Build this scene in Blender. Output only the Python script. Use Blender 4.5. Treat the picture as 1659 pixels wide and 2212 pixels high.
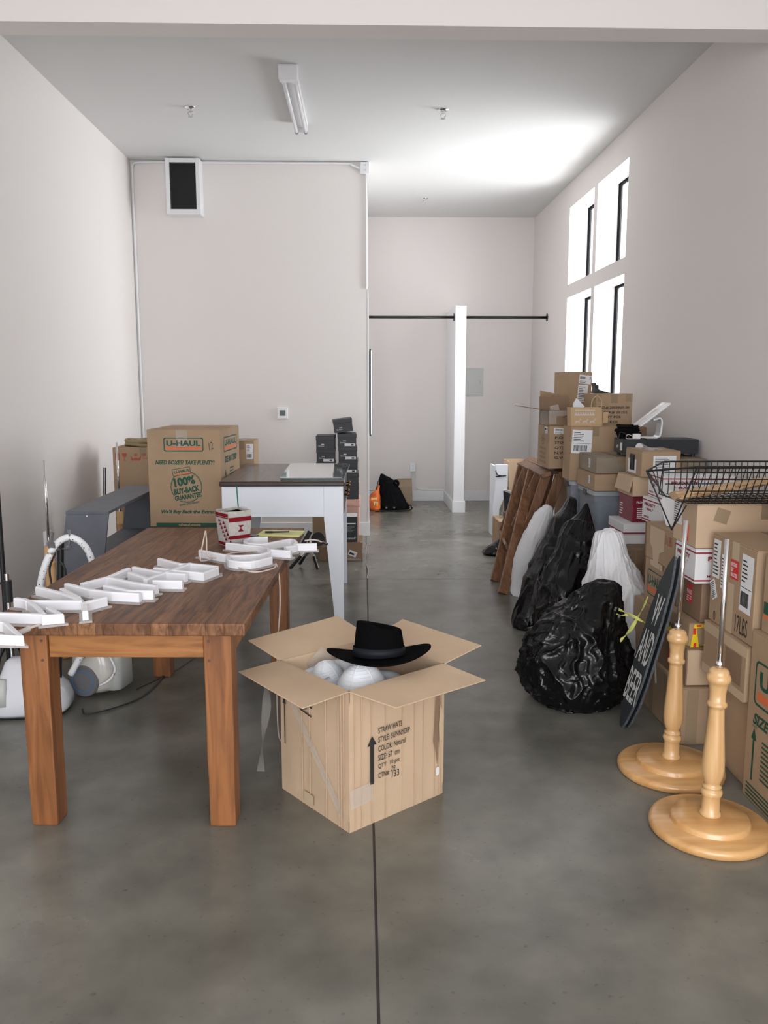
import bpy, bmesh, math, random
from mathutils import Vector, Matrix, noise
random.seed(7)
PI = math.pi
for o in list(bpy.data.objects): bpy.data.objects.remove(o)
S = bpy.context.scene
COL = S.collection

# ---------------------------------------------------------------- camera
cam_d = bpy.data.cameras.new('camera'); cam = bpy.data.objects.new('camera', cam_d); COL.objects.link(cam)
cam.location = (0, 0, 1.55)
cam.rotation_euler = (math.radians(90 - 8.61), 0, math.radians(-1.5))
cam_d.sensor_fit = 'VERTICAL'; cam_d.sensor_height = 24.0
cam_d.lens = 1790.0 / 2212.0 * 24.0
cam_d.clip_start = 0.05; cam_d.clip_end = 200
S.camera = cam

# ---------------------------------------------------------------- world, lights, exposure
W = bpy.data.worlds.new('sky'); S.world = W; W.use_nodes = True
bg = W.node_tree.nodes['Background']; bg.inputs[0].default_value = (0.86, 0.93, 1.0, 1); bg.inputs[1].default_value = 3.0
def area(name, loc, rot, sx, sy, power, color=(1, 1, 1)):
    d = bpy.data.lights.new(name, 'AREA'); d.shape = 'RECTANGLE'; d.size = sx; d.size_y = sy
    d.energy = power; d.color = color
    o = bpy.data.objects.new(name, d); COL.objects.link(o); o.location = loc; o.rotation_euler = rot
    return o
# daylight through the shop front behind the photographer (faces +Y)
area('shopfront_daylight', (0.3, -2.4, 1.75), (math.radians(96), 0, 0), 3.8, 2.7, 120, (1.0, 0.985, 0.975))
# daylight through the four high windows (faces -X)
for wy, wz in ((7.8, 3.07), (8.87, 3.07), (7.8, 1.8), (8.87, 1.8)):
    area('window_daylight', (2.9, wy, wz), (0, math.radians(90), 0), 1.1 if wz > 2.5 else 1.4, 0.9, 24, (0.97, 0.99, 1.0))
# sunlit pavement outside the windows, bouncing light up to the ceiling
area('sunlit_pavement', (6.2, 8.0, -0.4), (0, math.radians(180 - 35), 0), 6.0, 9.0, 480, (1.0, 0.99, 0.96))
vs = S.view_settings
vs.view_transform = 'Standard'; vs.look = 'None'; vs.gamma = 1.0; vs.use_curve_mapping = False
vs.exposure = 0.32

# ---------------------------------------------------------------- materials
M = {}
def mat(name, col, rough=0.6, metal=0.0, spec=0.5, var=0.0, vscale=8.0, bump=0.0, bscale=60.0, alpha=1.0, trans=0.0,
        coat=0.0, stretch=None, col2=None, detail=4.0, emit=0.0, ior=1.45, bdist=0.002, sheen=0.0):
    m = bpy.data.materials.new(name); m.use_nodes = True
    nt = m.node_tree; b = nt.nodes['Principled BSDF']
    b.inputs['Base Color'].default_value = (*col, 1); b.inputs['Roughness'].default_value = rough
    b.inputs['Metallic'].default_value = metal; b.inputs['Specular IOR Level'].default_value = spec
    b.inputs['Alpha'].default_value = alpha; b.inputs['Transmission Weight'].default_value = trans
    b.inputs['Coat Weight'].default_value = coat; b.inputs['IOR'].default_value = ior
    b.inputs['Sheen Weight'].default_value = sheen
    if emit: b.inputs['Emission Color'].default_value = (*col, 1); b.inputs['Emission Strength'].default_value = emit
    if var or bump or col2:
        tc = nt.nodes.new('ShaderNodeTexCoord'); mp = nt.nodes.new('ShaderNodeMapping')
        nt.links.new(tc.outputs['Object'], mp.inputs[0])
        if stretch: mp.inputs['Scale'].default_value = stretch
    if var or col2:
        n = nt.nodes.new('ShaderNodeTexNoise'); n.inputs['Scale'].default_value = vscale; n.inputs['Detail'].default_value = detail
        nt.links.new(mp.outputs[0], n.inputs['Vector'])
        r = nt.nodes.new('ShaderNodeValToRGB')
        c2 = col2 if col2 else tuple(min(1, c * (1 + var)) for c in col)
        c1 = col if col2 else tuple(c * (1 - var) for c in col)
        r.color_ramp.elements[0].position = 0.35; r.color_ramp.elements[1].position = 0.65
        r.color_ramp.elements[0].color = (*c1, 1); r.color_ramp.elements[1].color = (*c2, 1)
        nt.links.new(n.outputs['Fac'], r.inputs[0]); nt.links.new(r.outputs[0], b.inputs['Base Color'])
    if bump:
        n2 = nt.nodes.new('ShaderNodeTexNoise'); n2.inputs['Scale'].default_value = bscale; n2.inputs['Detail'].default_value = 5
        nt.links.new(mp.outputs[0], n2.inputs['Vector'])
        bp = nt.nodes.new('ShaderNodeBump'); bp.inputs['Strength'].default_value = bump; bp.inputs['Distance'].default_value = bdist
        nt.links.new(n2.outputs['Fac'], bp.inputs['Height']); nt.links.new(bp.outputs[0], b.inputs['Normal'])
    M[name] = m
    return m
mat('wall_paint', (0.80, 0.757, 0.738), 0.85, spec=0.2, bump=0.05, bscale=90)
mat('ceiling_paint', (0.72, 0.72, 0.715), 0.9, spec=0.1, bump=0.15, bscale=120)
mat('white_trim', (0.84, 0.84, 0.86), 0.45, bump=0.02)
mat('reveal_white', (0.9, 0.9, 0.9), 0.6)
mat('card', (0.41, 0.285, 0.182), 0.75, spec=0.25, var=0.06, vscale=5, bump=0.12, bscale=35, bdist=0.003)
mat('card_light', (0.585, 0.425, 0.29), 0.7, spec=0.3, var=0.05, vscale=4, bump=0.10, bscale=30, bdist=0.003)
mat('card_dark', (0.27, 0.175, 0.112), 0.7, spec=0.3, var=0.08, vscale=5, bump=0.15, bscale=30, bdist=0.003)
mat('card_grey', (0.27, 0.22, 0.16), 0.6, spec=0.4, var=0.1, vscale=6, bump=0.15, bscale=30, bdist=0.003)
mat('tape', (0.46, 0.34, 0.22), 0.22, spec=0.6, alpha=0.62, bump=0.2, bscale=25)
mat('paper_tape', (0.56, 0.43, 0.29), 0.6, spec=0.3)
mat('clear_plastic', (0.80, 0.78, 0.75), 0.1, alpha=0.15, bump=0.4, bscale=30, bdist=0.005)
mat('white_paper', (0.80, 0.80, 0.82), 0.6, spec=0.3)
mat('gift_print', (0.66, 0.60, 0.54), 0.6)
mat('ink', (0.03, 0.028, 0.028), 0.6)
mat('ink_brown', (0.10, 0.06, 0.04), 0.7)
mat('ink_grey', (0.30, 0.30, 0.32), 0.7)
mat('ink_green', (0.015, 0.085, 0.05), 0.6)
mat('ink_orange', (0.72, 0.17, 0.06), 0.6)
mat('ink_red', (0.52, 0.03, 0.03), 0.55)
mat('ink_faded_red', (0.42, 0.10, 0.06), 0.7)
mat('stripe_red', (0.30, 0.012, 0.035), 0.5)
mat('label_orange', (0.95, 0.16, 0.05), 0.5)
mat('label_red', (0.72, 0.03, 0.03), 0.5)
mat('floodred', (0.20, 0.015, 0.03), 0.4, var=0.1)
mat('white_card', (0.76, 0.76, 0.77), 0.5, bump=0.05)
mat('yellow_film', (0.85, 0.62, 0.02), 0.35)
mat('black_metal', (0.012, 0.012, 0.013), 0.4, spec=0.5)
mat('black_plastic', (0.02, 0.021, 0.023), 0.45)
mat('bag_black', (0.004, 0.004, 0.005), 0.17, spec=0.4, bump=0.35, bscale=28, bdist=0.01)
mat('bag_white', (0.78, 0.78, 0.80), 0.38, spec=0.4, bump=0.45, bscale=16, bdist=0.012)
mat('bag_tie', (0.72, 0.74, 0.22), 0.4)
mat('chrome', (0.78, 0.78, 0.80), 0.12, metal=1.0)
mat('steel_dark', (0.18, 0.18, 0.19), 0.35, metal=1.0, bump=0.5, bscale=120)
mat('white_plastic', (0.82, 0.82, 0.84), 0.3, coat=0.3)
mat('steamer_white', (0.74, 0.75, 0.80), 0.22, coat=0.5)
mat('steamer_beige', (0.58, 0.55, 0.51), 0.25, coat=0.5)
mat('grey_plastic', (0.16, 0.155, 0.165), 0.4)
mat('blue_ring', (0.02, 0.25, 0.62), 0.4)
mat('charcoal', (0.028, 0.031, 0.036), 0.6, var=0.1)
mat('shoe_box', (0.045, 0.048, 0.055), 0.55)
mat('bench_grey', (0.135, 0.145, 0.17), 0.55, var=0.06, bump=0.05)
mat('felt', (0.0035, 0.0035, 0.004), 0.95, spec=0.04)
mat('ribbon', (0.008, 0.009, 0.013), 0.6, spec=0.25)
mat('desk_white', (0.85, 0.88, 0.95), 0.3, coat=0.2)
mat('desk_dark', (0.052, 0.028, 0.02), 0.3, var=0.3, vscale=5, stretch=(1, 14, 1), coat=0.3)
mat('desk_brown_top', (0.115, 0.085, 0.07), 0.32, var=0.25, vscale=4, stretch=(14, 1, 1), coat=0.2)
mat('knob_brass', (0.25, 0.13, 0.06), 0.3, metal=0.9)
mat('mirror', (0.80, 0.84, 0.83), 0.05, metal=0.95)
mat('glass_edge', (0.06, 0.09, 0.085), 0.15)
mat('pink_plastic', (0.85, 0.50, 0.42), 0.35, alpha=0.9)
mat('tote', (0.42, 0.47, 0.54), 0.18, alpha=0.38, bump=0.1)
mat('tote_lid', (0.52, 0.56, 0.60), 0.25, alpha=0.7)
mat('denim', (0.05, 0.075, 0.14), 0.85, var=0.5, vscale=9)
mat('led', (0.84, 0.84, 0.88), 0.38, bump=0.05)
mat('acrylic', (0.72, 0.68, 0.66), 0.1, alpha=0.45)
mat('wire_cream', (0.66, 0.55, 0.48), 0.35)
mat('rope', (0.30, 0.23, 0.13), 0.9, bump=0.6, bscale=80)
mat('kraft', (0.55, 0.37, 0.21), 0.65, bump=0.6, bscale=18, bdist=0.01)
mat('paper_bag', (0.36, 0.27, 0.18), 0.7, bump=0.5, bscale=14, bdist=0.01)
mat('orange_bag', (0.75, 0.16, 0.03), 0.35, var=0.3, vscale=14, bump=0.5, bscale=18, bdist=0.01)
mat('cloth_black', (0.006, 0.006, 0.007), 0.9, spec=0.1, bump=0.8, bscale=20, bdist=0.01)
mat('screen', (0.06, 0.10, 0.08), 0.2)
mat('straw', (0.01, 0.16, 0.09), 0.3)
mat('cup', (0.85, 0.83, 0.80), 0.1, alpha=0.4)
mat('coffee', (0.45, 0.30, 0.18), 0.3)
mat('wool', (0.50, 0.47, 0.44), 0.95, spec=0.1, bump=0.8, bscale=140, var=0.1, vscale=60)
mat('wool_red', (0.20, 0.012, 0.02), 0.95, spec=0.1, bump=0.6, bscale=140)
mat('notepad', (0.80, 0.78, 0.32), 0.6)
mat('hat_white', (0.80, 0.82, 0.86), 0.75, spec=0.2)
mat('panel_grey', (0.58, 0.59, 0.57), 0.5)
mat('vent_dark', (0.03, 0.034, 0.036), 0.6)
mat('chalk', (0.62, 0.63, 0.60), 0.9)
mat('board_black', (0.032, 0.037, 0.042), 0.6, var=0.12, vscale=10)
mat('board_edge', (0.09, 0.10, 0.115), 0.7, var=0.3, vscale=60)
mat('speaker_grey', (0.10, 0.10, 0.10), 0.8)
mat('window_black', (0.004, 0.004, 0.005), 0.9, spec=0.05)
mat('pale_blue_wall', (0.55, 0.66, 0.72), 0.8)
mat('glass', (1, 1, 1), 0.0, trans=1.0, alpha=0.06)
mat('hose_white', (0.78, 0.78, 0.80), 0.55, bump=0.3, bscale=120)
mat('tissue', (0.78, 0.78, 0.82), 0.8, bump=0.5, bscale=20)
mat('maroon', (0.2, 0.02, 0.03), 0.5)
mat('phone', (0.01, 0.01, 0.012), 0.15)

def wood(name, c1, c2, rough=0.4, axis=2, sc=10.0, coat=0.15, bump=0.15, blotch=0.0):
    m = bpy.data.materials.new(name); m.use_nodes = True; nt = m.node_tree; b = nt.nodes['Principled BSDF']
    tc = nt.nodes.new('ShaderNodeTexCoord'); mp = nt.nodes.new('ShaderNodeMapping')
    s = [sc, sc, sc]; s[axis] = sc * 0.09; mp.inputs['Scale'].default_value = s
    nt.links.new(tc.outputs['Object'], mp.inputs[0])
    n = nt.nodes.new('ShaderNodeTexNoise'); n.inputs['Scale'].default_value = 1.6; n.inputs['Detail'].default_value = 7
    n.inputs['Distortion'].default_value = 1.2
    nt.links.new(mp.outputs[0], n.inputs['Vector'])
    r = nt.nodes.new('ShaderNodeValToRGB'); r.color_ramp.elements[0].position = 0.36; r.color_ramp.elements[1].position = 0.62
    r.color_ramp.elements[0].color = (*c1, 1); r.color_ramp.elements[1].color = (*c2, 1)
    nt.links.new(n.outputs['Fac'], r.inputs[0]); out = r.outputs[0]
    if blotch:
        n3 = nt.nodes.new('ShaderNodeTexNoise'); n3.inputs['Scale'].default_value = 6; n3.inputs['Detail'].default_value = 3
        nt.links.new(tc.outputs['Object'], n3.inputs['Vector'])
        r3 = nt.nodes.new('ShaderNodeValToRGB'); r3.color_ramp.elements[0].position = 0.3; r3.color_ramp.elements[1].position = 0.7
        r3.color_ramp.elements[0].color = (1 - blotch,) * 3 + (1,); r3.color_ramp.elements[1].color = (1.25, 1.25, 1.25, 1)
        nt.links.new(n3.outputs['Fac'], r3.inputs[0])
        mx = nt.nodes.new('ShaderNodeMix'); mx.data_type = 'RGBA'; mx.blend_type = 'MULTIPLY'; mx.inputs[0].default_value = 1
        nt.links.new(out, mx.inputs[6]); nt.links.new(r3.outputs[0], mx.inputs[7]); out = mx.outputs[2]
    nt.links.new(out, b.inputs['Base Color'])
    b.inputs['Roughness'].default_value = rough; b.inputs['Coat Weight'].default_value = coat; b.inputs['Coat Roughness'].default_value = 0.25
    bp = nt.nodes.new('ShaderNodeBump'); bp.inputs['Strength'].default_value = bump; bp.inputs['Distance'].default_value = 0.004
    nt.links.new(n.outputs['Fac'], bp.inputs['Height']); nt.links.new(bp.outputs[0], b.inputs['Normal'])
    M[name] = m
wood('table_leg_wood', (0.17, 0.058, 0.016), (0.31, 0.118, 0.036), 0.5, 2, 14)
wood('apron_wood', (0.22, 0.08, 0.018), (0.38, 0.155, 0.042), 0.5, 0, 16)
wood('pale_wood', (0.62, 0.36, 0.155), (0.76, 0.49, 0.24), 0.25, 2, 9, coat=0.5, bump=0.03)
wood('pale_base', (0.60, 0.31, 0.11), (0.72, 0.42, 0.18), 0.25, 0, 7, coat=0.5, bump=0.03)
wood('trestle_wood', (0.15, 0.066, 0.030), (0.26, 0.125, 0.065), 0.5, 2, 14)

def plank_material():
    m = bpy.data.materials.new('tabletop_planks'); m.use_nodes = True; nt = m.node_tree; b = nt.nodes['Principled BSDF']
    L = nt.links.new
    tc = nt.nodes.new('ShaderNodeTexCoord')
    br = nt.nodes.new('ShaderNodeTexBrick')
    mp = nt.nodes.new('ShaderNodeMapping'); mp.inputs['Rotation'].default_value = (0, 0, PI / 2)
    L(tc.outputs['Object'], mp.inputs[0]); L(mp.outputs[0], br.inputs['Vector'])
    br.inputs['Scale'].default_value = 1.0; br.inputs['Brick Width'].default_value = 0.5; br.inputs['Row Height'].default_value = 0.062
    br.inputs['Mortar Size'].default_value = 0.0012; br.inputs['Mortar Smooth'].default_value = 0.3
    br.inputs['Color1'].default_value = (0.16, 0.072, 0.034, 1); br.inputs['Color2'].default_value = (0.25, 0.118, 0.055, 1)
    br.inputs['Mortar'].default_value = (0.10, 0.048, 0.025, 1); br.offset = 0.37
    mp2 = nt.nodes.new('ShaderNodeMapping'); mp2.inputs['Scale'].default_value = (26, 2.5, 10); L(tc.outputs['Object'], mp2.inputs[0])
    n = nt.nodes.new('ShaderNodeTexNoise'); n.inputs['Scale'].default_value = 1.5; n.inputs['Detail'].default_value = 8; n.inputs['Distortion'].default_value = 1.5
    L(mp2.outputs[0], n.inputs['Vector'])
    r = nt.nodes.new('ShaderNodeValToRGB'); r.color_ramp.elements[0].position = 0.3; r.color_ramp.elements[1].position = 0.7
    r.color_ramp.elements[0].color = (0.42, 0.38, 0.36, 1); r.color_ramp.elements[1].color = (1.25, 1.25, 1.25, 1)
    L(n.outputs['Fac'], r.inputs[0])
    mx = nt.nodes.new('ShaderNodeMix'); mx.data_type = 'RGBA'; mx.blend_type = 'MULTIPLY'; mx.inputs[0].default_value = 1
    L(br.outputs['Color'], mx.inputs[6]); L(r.outputs[0], mx.inputs[7]); L(mx.outputs[2], b.inputs['Base Color'])
    b.inputs['Roughness'].default_value = 0.5; b.inputs['Specular IOR Level'].default_value = 0.3
    bp = nt.nodes.new('ShaderNodeBump'); bp.inputs['Strength'].default_value = 0.35; bp.inputs['Distance'].default_value = 0.004
    L(n.outputs['Fac'], bp.inputs['Height']); L(bp.outputs[0], b.inputs['Normal'])
    M['planks'] = m
plank_material()

def concrete():
    m = bpy.data.materials.new('polished_concrete'); m.use_nodes = True; nt = m.node_tree; b = nt.nodes['Principled BSDF']; L = nt.links.new
    tc = nt.nodes.new('ShaderNodeTexCoord')
    def nz(s, d, dist=0.0):
        n = nt.nodes.new('ShaderNodeTexNoise'); n.inputs['Scale'].default_value = s; n.inputs['Detail'].default_value = d
        n.inputs['Distortion'].default_value = dist
        L(tc.outputs['Object'], n.inputs['Vector']); return n
    a = nz(1.1, 8, 0.2); c = nz(5, 7, 0.0); f = nz(45, 8)
    r = nt.nodes.new('ShaderNodeValToRGB')
    e = r.color_ramp.elements; e[0].position = 0.28; e[0].color = (0.100, 0.097, 0.083, 1); e[1].position = 0.72; e[1].color = (0.235, 0.226, 0.195, 1)
    L(a.outputs['Fac'], r.inputs[0])
    r2 = nt.nodes.new('ShaderNodeValToRGB'); e = r2.color_ramp.elements
    e[0].position = 0.30; e[0].color = (0.80, 0.80, 0.80, 1); e[1].position = 0.78; e[1].color = (1.22, 1.21, 1.18, 1)
    L(c.outputs['Fac'], r2.inputs[0])
    r3 = nt.nodes.new('ShaderNodeValToRGB'); e = r3.color_ramp.elements
    e[0].position = 0.27; e[0].color = (0.75, 0.75, 0.75, 1); e[1].position = 0.36; e[1].color = (1, 1, 1, 1)
    L(f.outputs['Fac'], r3.inputs[0])
    m1 = nt.nodes.new('ShaderNodeMix'); m1.data_type = 'RGBA'; m1.blend_type = 'MULTIPLY'; m1.inputs[0].default_value = 1
    m2 = nt.nodes.new('ShaderNodeMix'); m2.data_type = 'RGBA'; m2.blend_type = 'MULTIPLY'; m2.inputs[0].default_value = 1
    L(r.outputs[0], m1.inputs[6]); L(r2.outputs[0], m1.inputs[7]); L(m1.outputs[2], m2.inputs[6]); L(r3.outputs[0], m2.inputs[7])
    L(m2.outputs[2], b.inputs['Base Color'])
    rr = nt.nodes.new('ShaderNodeMapRange'); rr.inputs['To Min'].default_value = 0.2; rr.inputs['To Max'].default_value = 0.32
    L(a.outputs['Fac'], rr.inputs[0]); L(rr.outputs[0], b.inputs['Roughness'])
    bp = nt.nodes.new('ShaderNodeBump'); bp.inputs['Strength'].default_value = 0.1; bp.inputs['Distance'].default_value = 0.004
    g2 = nz(2.5, 2); L(g2.outputs['Fac'], bp.inputs['Height']); L(bp.outputs[0], b.inputs['Normal'])
    b.inputs['Specular IOR Level'].default_value = 0.5
    M['concrete'] = m
concrete()

# ---------------------------------------------------------------- helpers
class MB:
    def __init__(s): s.v = []; s.f = []
    def add(s, vs, fs):
        n = len(s.v); s.v += [Vector(p) for p in vs]; s.f += [tuple(i + n for i in f) for f in fs]; return s
    def box(s, a, b, mtx=None):
        x0, y0, z0 = a; x1, y1, z1 = b
        vs = [Vector(p) for p in ((x0, y0, z0), (x1, y0, z0), (x1, y1, z0), (x0, y1, z0), (x0, y0, z1), (x1, y0, z1), (x1, y1, z1), (x0, y1, z1))]
        if mtx is not None: vs = [mtx @ p for p in vs]
        return s.add(vs, [(3, 2, 1, 0), (4, 5, 6, 7), (0, 1, 5, 4), (1, 2, 6, 5), (2, 3, 7, 6), (3, 0, 4, 7)])
    def prism(s, pts, ext):          # planar loop extruded by a vector
        n = len(pts); e = Vector(ext); p = [Vector(q) for q in pts]
        return s.add(p + [q + e for q in p], [tuple(range(n)), tuple(range(2 * n - 1, n - 1, -1))] + [(i, i + n, (i + 1) % n + n, (i + 1) % n) for i in range(n)])
    def tube(s, pts, r, n=10, cap=True, closed=False, ry=None):
        pts = [Vector(p) for p in pts]; k = len(pts); up = Vector((0.13, 0.21, 1)).normalized(); rings = []
        for i, p in enumerate(pts):
            if closed: t = pts[(i + 1) % k] - pts[i - 1]
            else: t = pts[min(i + 1, k - 1)] - pts[max(i - 1, 0)]
            t = t.normalized() if t.length > 1e-9 else Vector((0, 0, 1))
            u = up if abs(t.dot(up)) < 0.95 else Vector((1, 0, 0))
            a = t.cross(u).normalized(); b = t.cross(a).normalized()
            rr = r[i] if isinstance(r, (list, tuple)) else r
            rings.append([p + a * math.cos(2 * PI * j / n) * rr + b * math.sin(2 * PI * j / n) * rr * (ry or 1) for j in range(n)])
        vs = [q for g in rings for q in g]; fs = []
        for i in range(k if closed else k - 1):
            i2 = (i + 1) % k
            for j in range(n): fs.append((i * n + j, i * n + (j + 1) % n, i2 * n + (j + 1) % n, i2 * n + j))
        if cap and not closed: fs += [tuple(range(n))[::-1], tuple((k - 1) * n + j for j in range(n))]
        return s.add(vs, fs)
    def lathe(s, prof, c=(0, 0, 0), n=48, mtx=None):
        vs = []; fs = []; k = len(prof)
        for r, z in prof:
            for j in range(n):
                a = 2 * PI * j / n; p = Vector((c[0] + r * math.cos(a), c[1] + r * math.sin(a), c[2] + z))
                vs.append(mtx @ p if mtx is not None else p)
        for i in range(k - 1):
            for j in range(n): fs.append((i * n + j, i * n + (j + 1) % n, (i + 1) * n + (j + 1) % n, (i + 1) * n + j))
        fs += [tuple(range(n))[::-1], tuple((k - 1) * n + j for j in range(n))]
        return s.add(vs, fs)
    def rings(s, rings, capa=True, capb=True):
        n = len(rings[0]); k = len(rings); vs = [q for g in rings for q in g]; fs = []
        for i in range(k - 1):
            for j in range(n): fs.append((i * n + j, i * n + (j + 1) % n, (i + 1) * n + (j + 1) % n, (i + 1) * n + j))
        if capa: fs.append(tuple(range(n))[::-1])
        if capb: fs.append(tuple((k - 1) * n + j for j in range(n)))
        return s.add(vs, fs)
    def obj(s, name, material, parent=None, smooth=False, bevel=0.0, loc=None, rot=None, seg=2, subsurf=0, solid=0, **kw):
        me = bpy.data.meshes.new(name); me.from_pydata([tuple(p) for p in s.v], [], s.f); me.update()
        return mesh_obj(name, me, material, parent, smooth, bevel, loc, rot, seg, subsurf, solid, **kw)
def mesh_obj(name, me, material, parent=None, smooth=False, bevel=0.0, loc=None, rot=None, seg=2, subsurf=0, solid=0, label=None, cat=None, group=None, kind=None):
    me.name = name
    o = bpy.data.objects.new(name, me); COL.objects.link(o)
    if material: me.materials.clear(); me.materials.append(M[material])
    if smooth:
        for p in me.polygons: p.use_smooth = True
    if parent: o.parent = parent
    if loc: o.location = loc
    if rot: o.rotation_euler = rot
    if solid:
        md = o.modifiers.new('solid', 'SOLIDIFY'); md.thickness = solid; md.offset = 0
    if bevel:
        md = o.modifiers.new('bevel', 'BEVEL'); md.width = bevel; md.segments = seg; md.limit_method = 'ANGLE'; md.angle_limit = math.radians(40)
        md.harden_normals = False
    if subsurf:
        md = o.modifiers.new('sub', 'SUBSURF'); md.levels = subsurf; md.render_levels = subsurf
    tag(o, label, cat, group, kind)
    return o
def tag(o, label=None, cat=None, group=None, kind=None):
    if label: o['label'] = label
    if cat: o['category'] = cat
    if group: o['group'] = group
    if kind: o['kind'] = kind
    return o
def thing(name, label, cat, loc=(0, 0, 0), rz=0, group=None, rot=None):
    o = bpy.data.objects.new(name, None); COL.objects.link(o); o.location = loc
    o.rotation_euler = rot if rot else (0, 0, rz); o.empty_display_size = 0.1
    return tag(o, label, cat, group)
def struct(name, mb, material, parent=None, **k):
    o = mb.obj(name, material, parent, **k)
    if not parent: o['kind'] = 'structure'
    return o
def bxo(name, a, b, material, parent=None, **k): return MB().box(a, b).obj(name, material, parent, **k)
def smoothpts(pts, n=8, closed=False):
    P = [Vector(p) for p in pts]; out = []; k = len(P)
    for i in range(k if closed else k - 1):
        p0 = P[i - 1] if (i > 0 or closed) else P[0]; p1 = P[i]; p2 = P[(i + 1) % k]; p3 = P[(i + 2) % k] if (i + 2 < k or closed) else P[-1]
        for j in range(n):
            t = j / n
            out.append(0.5 * ((2 * p1) + (-p0 + p2) * t + (2 * p0 - 5 * p1 + 4 * p2 - p3) * t * t + (-p0 + 3 * p1 - 3 * p2 + p3) * t ** 3))
    if not closed: out.append(P[-1])
    return out

# faces of a box with its root at centre bottom: origin, u, v, normal
def frame(face, w, d, h):
    return {'F': (Vector((-w / 2, -d / 2, 0)), Vector((1, 0, 0)), Vector((0, 0, 1)), Vector((0, -1, 0))),
            'L': (Vector((-w / 2, d / 2, 0)), Vector((0, -1, 0)), Vector((0, 0, 1)), Vector((-1, 0, 0))),
            'R': (Vector((w / 2, -d / 2, 0)), Vector((0, 1, 0)), Vector((0, 0, 1)), Vector((1, 0, 0))),
            'T': (Vector((-w / 2, -d / 2, h)), Vector((1, 0, 0)), Vector((0, 1, 0)), Vector((0, 0, 1)))}[face]
class Face:
    def __init__(s, root, fr): s.root = root; s.o, s.u, s.v, s.n = fr
    def p(s, u, v, off=0.0): return s.o + s.u * u + s.v * v + s.n * off
    def loop(s, pts, off=0.0008, ext=0.0004, mb=None):
        mb = mb or MB(); mb.prism([s.p(a, b, off) for a, b in pts], s.n * ext); return mb
    def quad(s, u, v, w, h, ang=0, off=0.0008, mb=None, ext=0.0004):
        c, q = math.cos(ang), math.sin(ang)
        return s.loop([(u + (x * c - y * q), v + (x * q + y * c)) for x, y in ((0, 0), (w, 0), (w, h), (0, h))], off, ext, mb)
    def put(s, name, material, u, v, w, h, ang=0, off=0.0008, parent=None, **k):
        return s.quad(u, v, w, h, ang, off).obj(name, material, parent or s.root, **k)
    def text(s, t, u, v, w, h, material='ink', ang=0, shear=0.0, bold=0.0, off=0.0012, name='printed_text', parent=None):
        me = text_mesh(t, bold * 1.35, shear)
        c, q = math.cos(ang), math.sin(ang)
        for vt in me.vertices:
            x, y = vt.co.x * w, vt.co.y * h
            vt.co = s.p(u + x * c - y * q, v + x * q + y * c, off)
        return mesh_obj(name, me, material, parent or s.root)
def text_mesh(t, bold=0.0, shear=0.0):
    cu = bpy.data.curves.new('lettering', 'FONT'); cu.body = t; cu.size = 1; cu.offset = bold; cu.shear = shear; cu.space_line = 0.95
    cu.resolution_u = 3
    o = bpy.data.objects.new('lettering', cu); COL.objects.link(o)
    dg = bpy.context.evaluated_depsgraph_get(); dg.update()
    me = bpy.data.meshes.new_from_object(o.evaluated_get(dg)); bpy.data.objects.remove(o); bpy.data.curves.remove(cu)
    xs = [v.co.x for v in me.vertices]; ys = [v.co.y for v in me.vertices]
    x0, x1, y0, y1 = min(xs), max(xs), min(ys), max(ys)
    for v in me.vertices: v.co.x = (v.co.x - x0) / (x1 - x0); v.co.y = (v.co.y - y0) / (y1 - y0); v.co.z = 0
    return me
def print_lines(F, mb, u, v, w, h, n, seed=0, ang=0, off=0.0022):
    rnd = random.Random(seed); c, q = math.cos(ang), math.sin(ang)
    for i in range(n):
        y = h - (i + 0.7) * h / n; lw = w * rnd.uniform(0.45, 1.0)
        F.quad(u - y * q, v + y * c, lw, h / n * 0.38, ang, off, mb)
def barcode(F, mb, u, v, w, h, ang=0, seed=1, off=0.0022):
    rnd = random.Random(seed); x = 0; c, q = math.cos(ang), math.sin(ang)
    while x < w:
        bw = w * rnd.choice((0.015, 0.03, 0.045))
        F.quad(u + x * c, v + x * q, min(bw, w - x), h, ang, off, mb); x += bw + w * rnd.choice((0.02, 0.035))
def ship_label(F, u, v, w, h, ang=0, seed=1, style=0, name='shipping_label', material='white_paper'):
    o = F.put(name, material, u, v, w, h, ang, 0.0012)
    mb = MB(); c, q = math.cos(ang), math.sin(ang)
    def at(x, y): return u + x * c - y * q, v + x * q + y * c
    if style == 0:
        a, b = at(w * .08, h * .1); barcode(F, mb, a, b, w * .7, h * .25, ang, seed)
        a, b = at(w * .08, h * .5); print_lines(F, mb, a, b, w * .6, h * .42, 6, seed, ang)
        a, b = at(w * .04, h * .42); F.quad(a, b, w * .92, h * .012, ang, 0.0022, mb)
    elif style == 1:
        a, b = at(w * .06, h * .5); barcode(F, mb, a, b, w * .45, h * .32, ang, seed)
        a, b = at(w * .06, h * .08); print_lines(F, mb, a, b, w * .85, h * .3, 2, seed, ang)
        a, b = at(w * .86, h * .5); F.quad(a, b, w * .07, h * .35, ang, 0.0022, mb)
    else:
        a, b = at(w * .08, h * .06); print_lines(F, mb, a, b, w * .8, h * .86, 9, seed, ang)
    mb.obj('label_print', 'ink', o)
    return o

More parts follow.
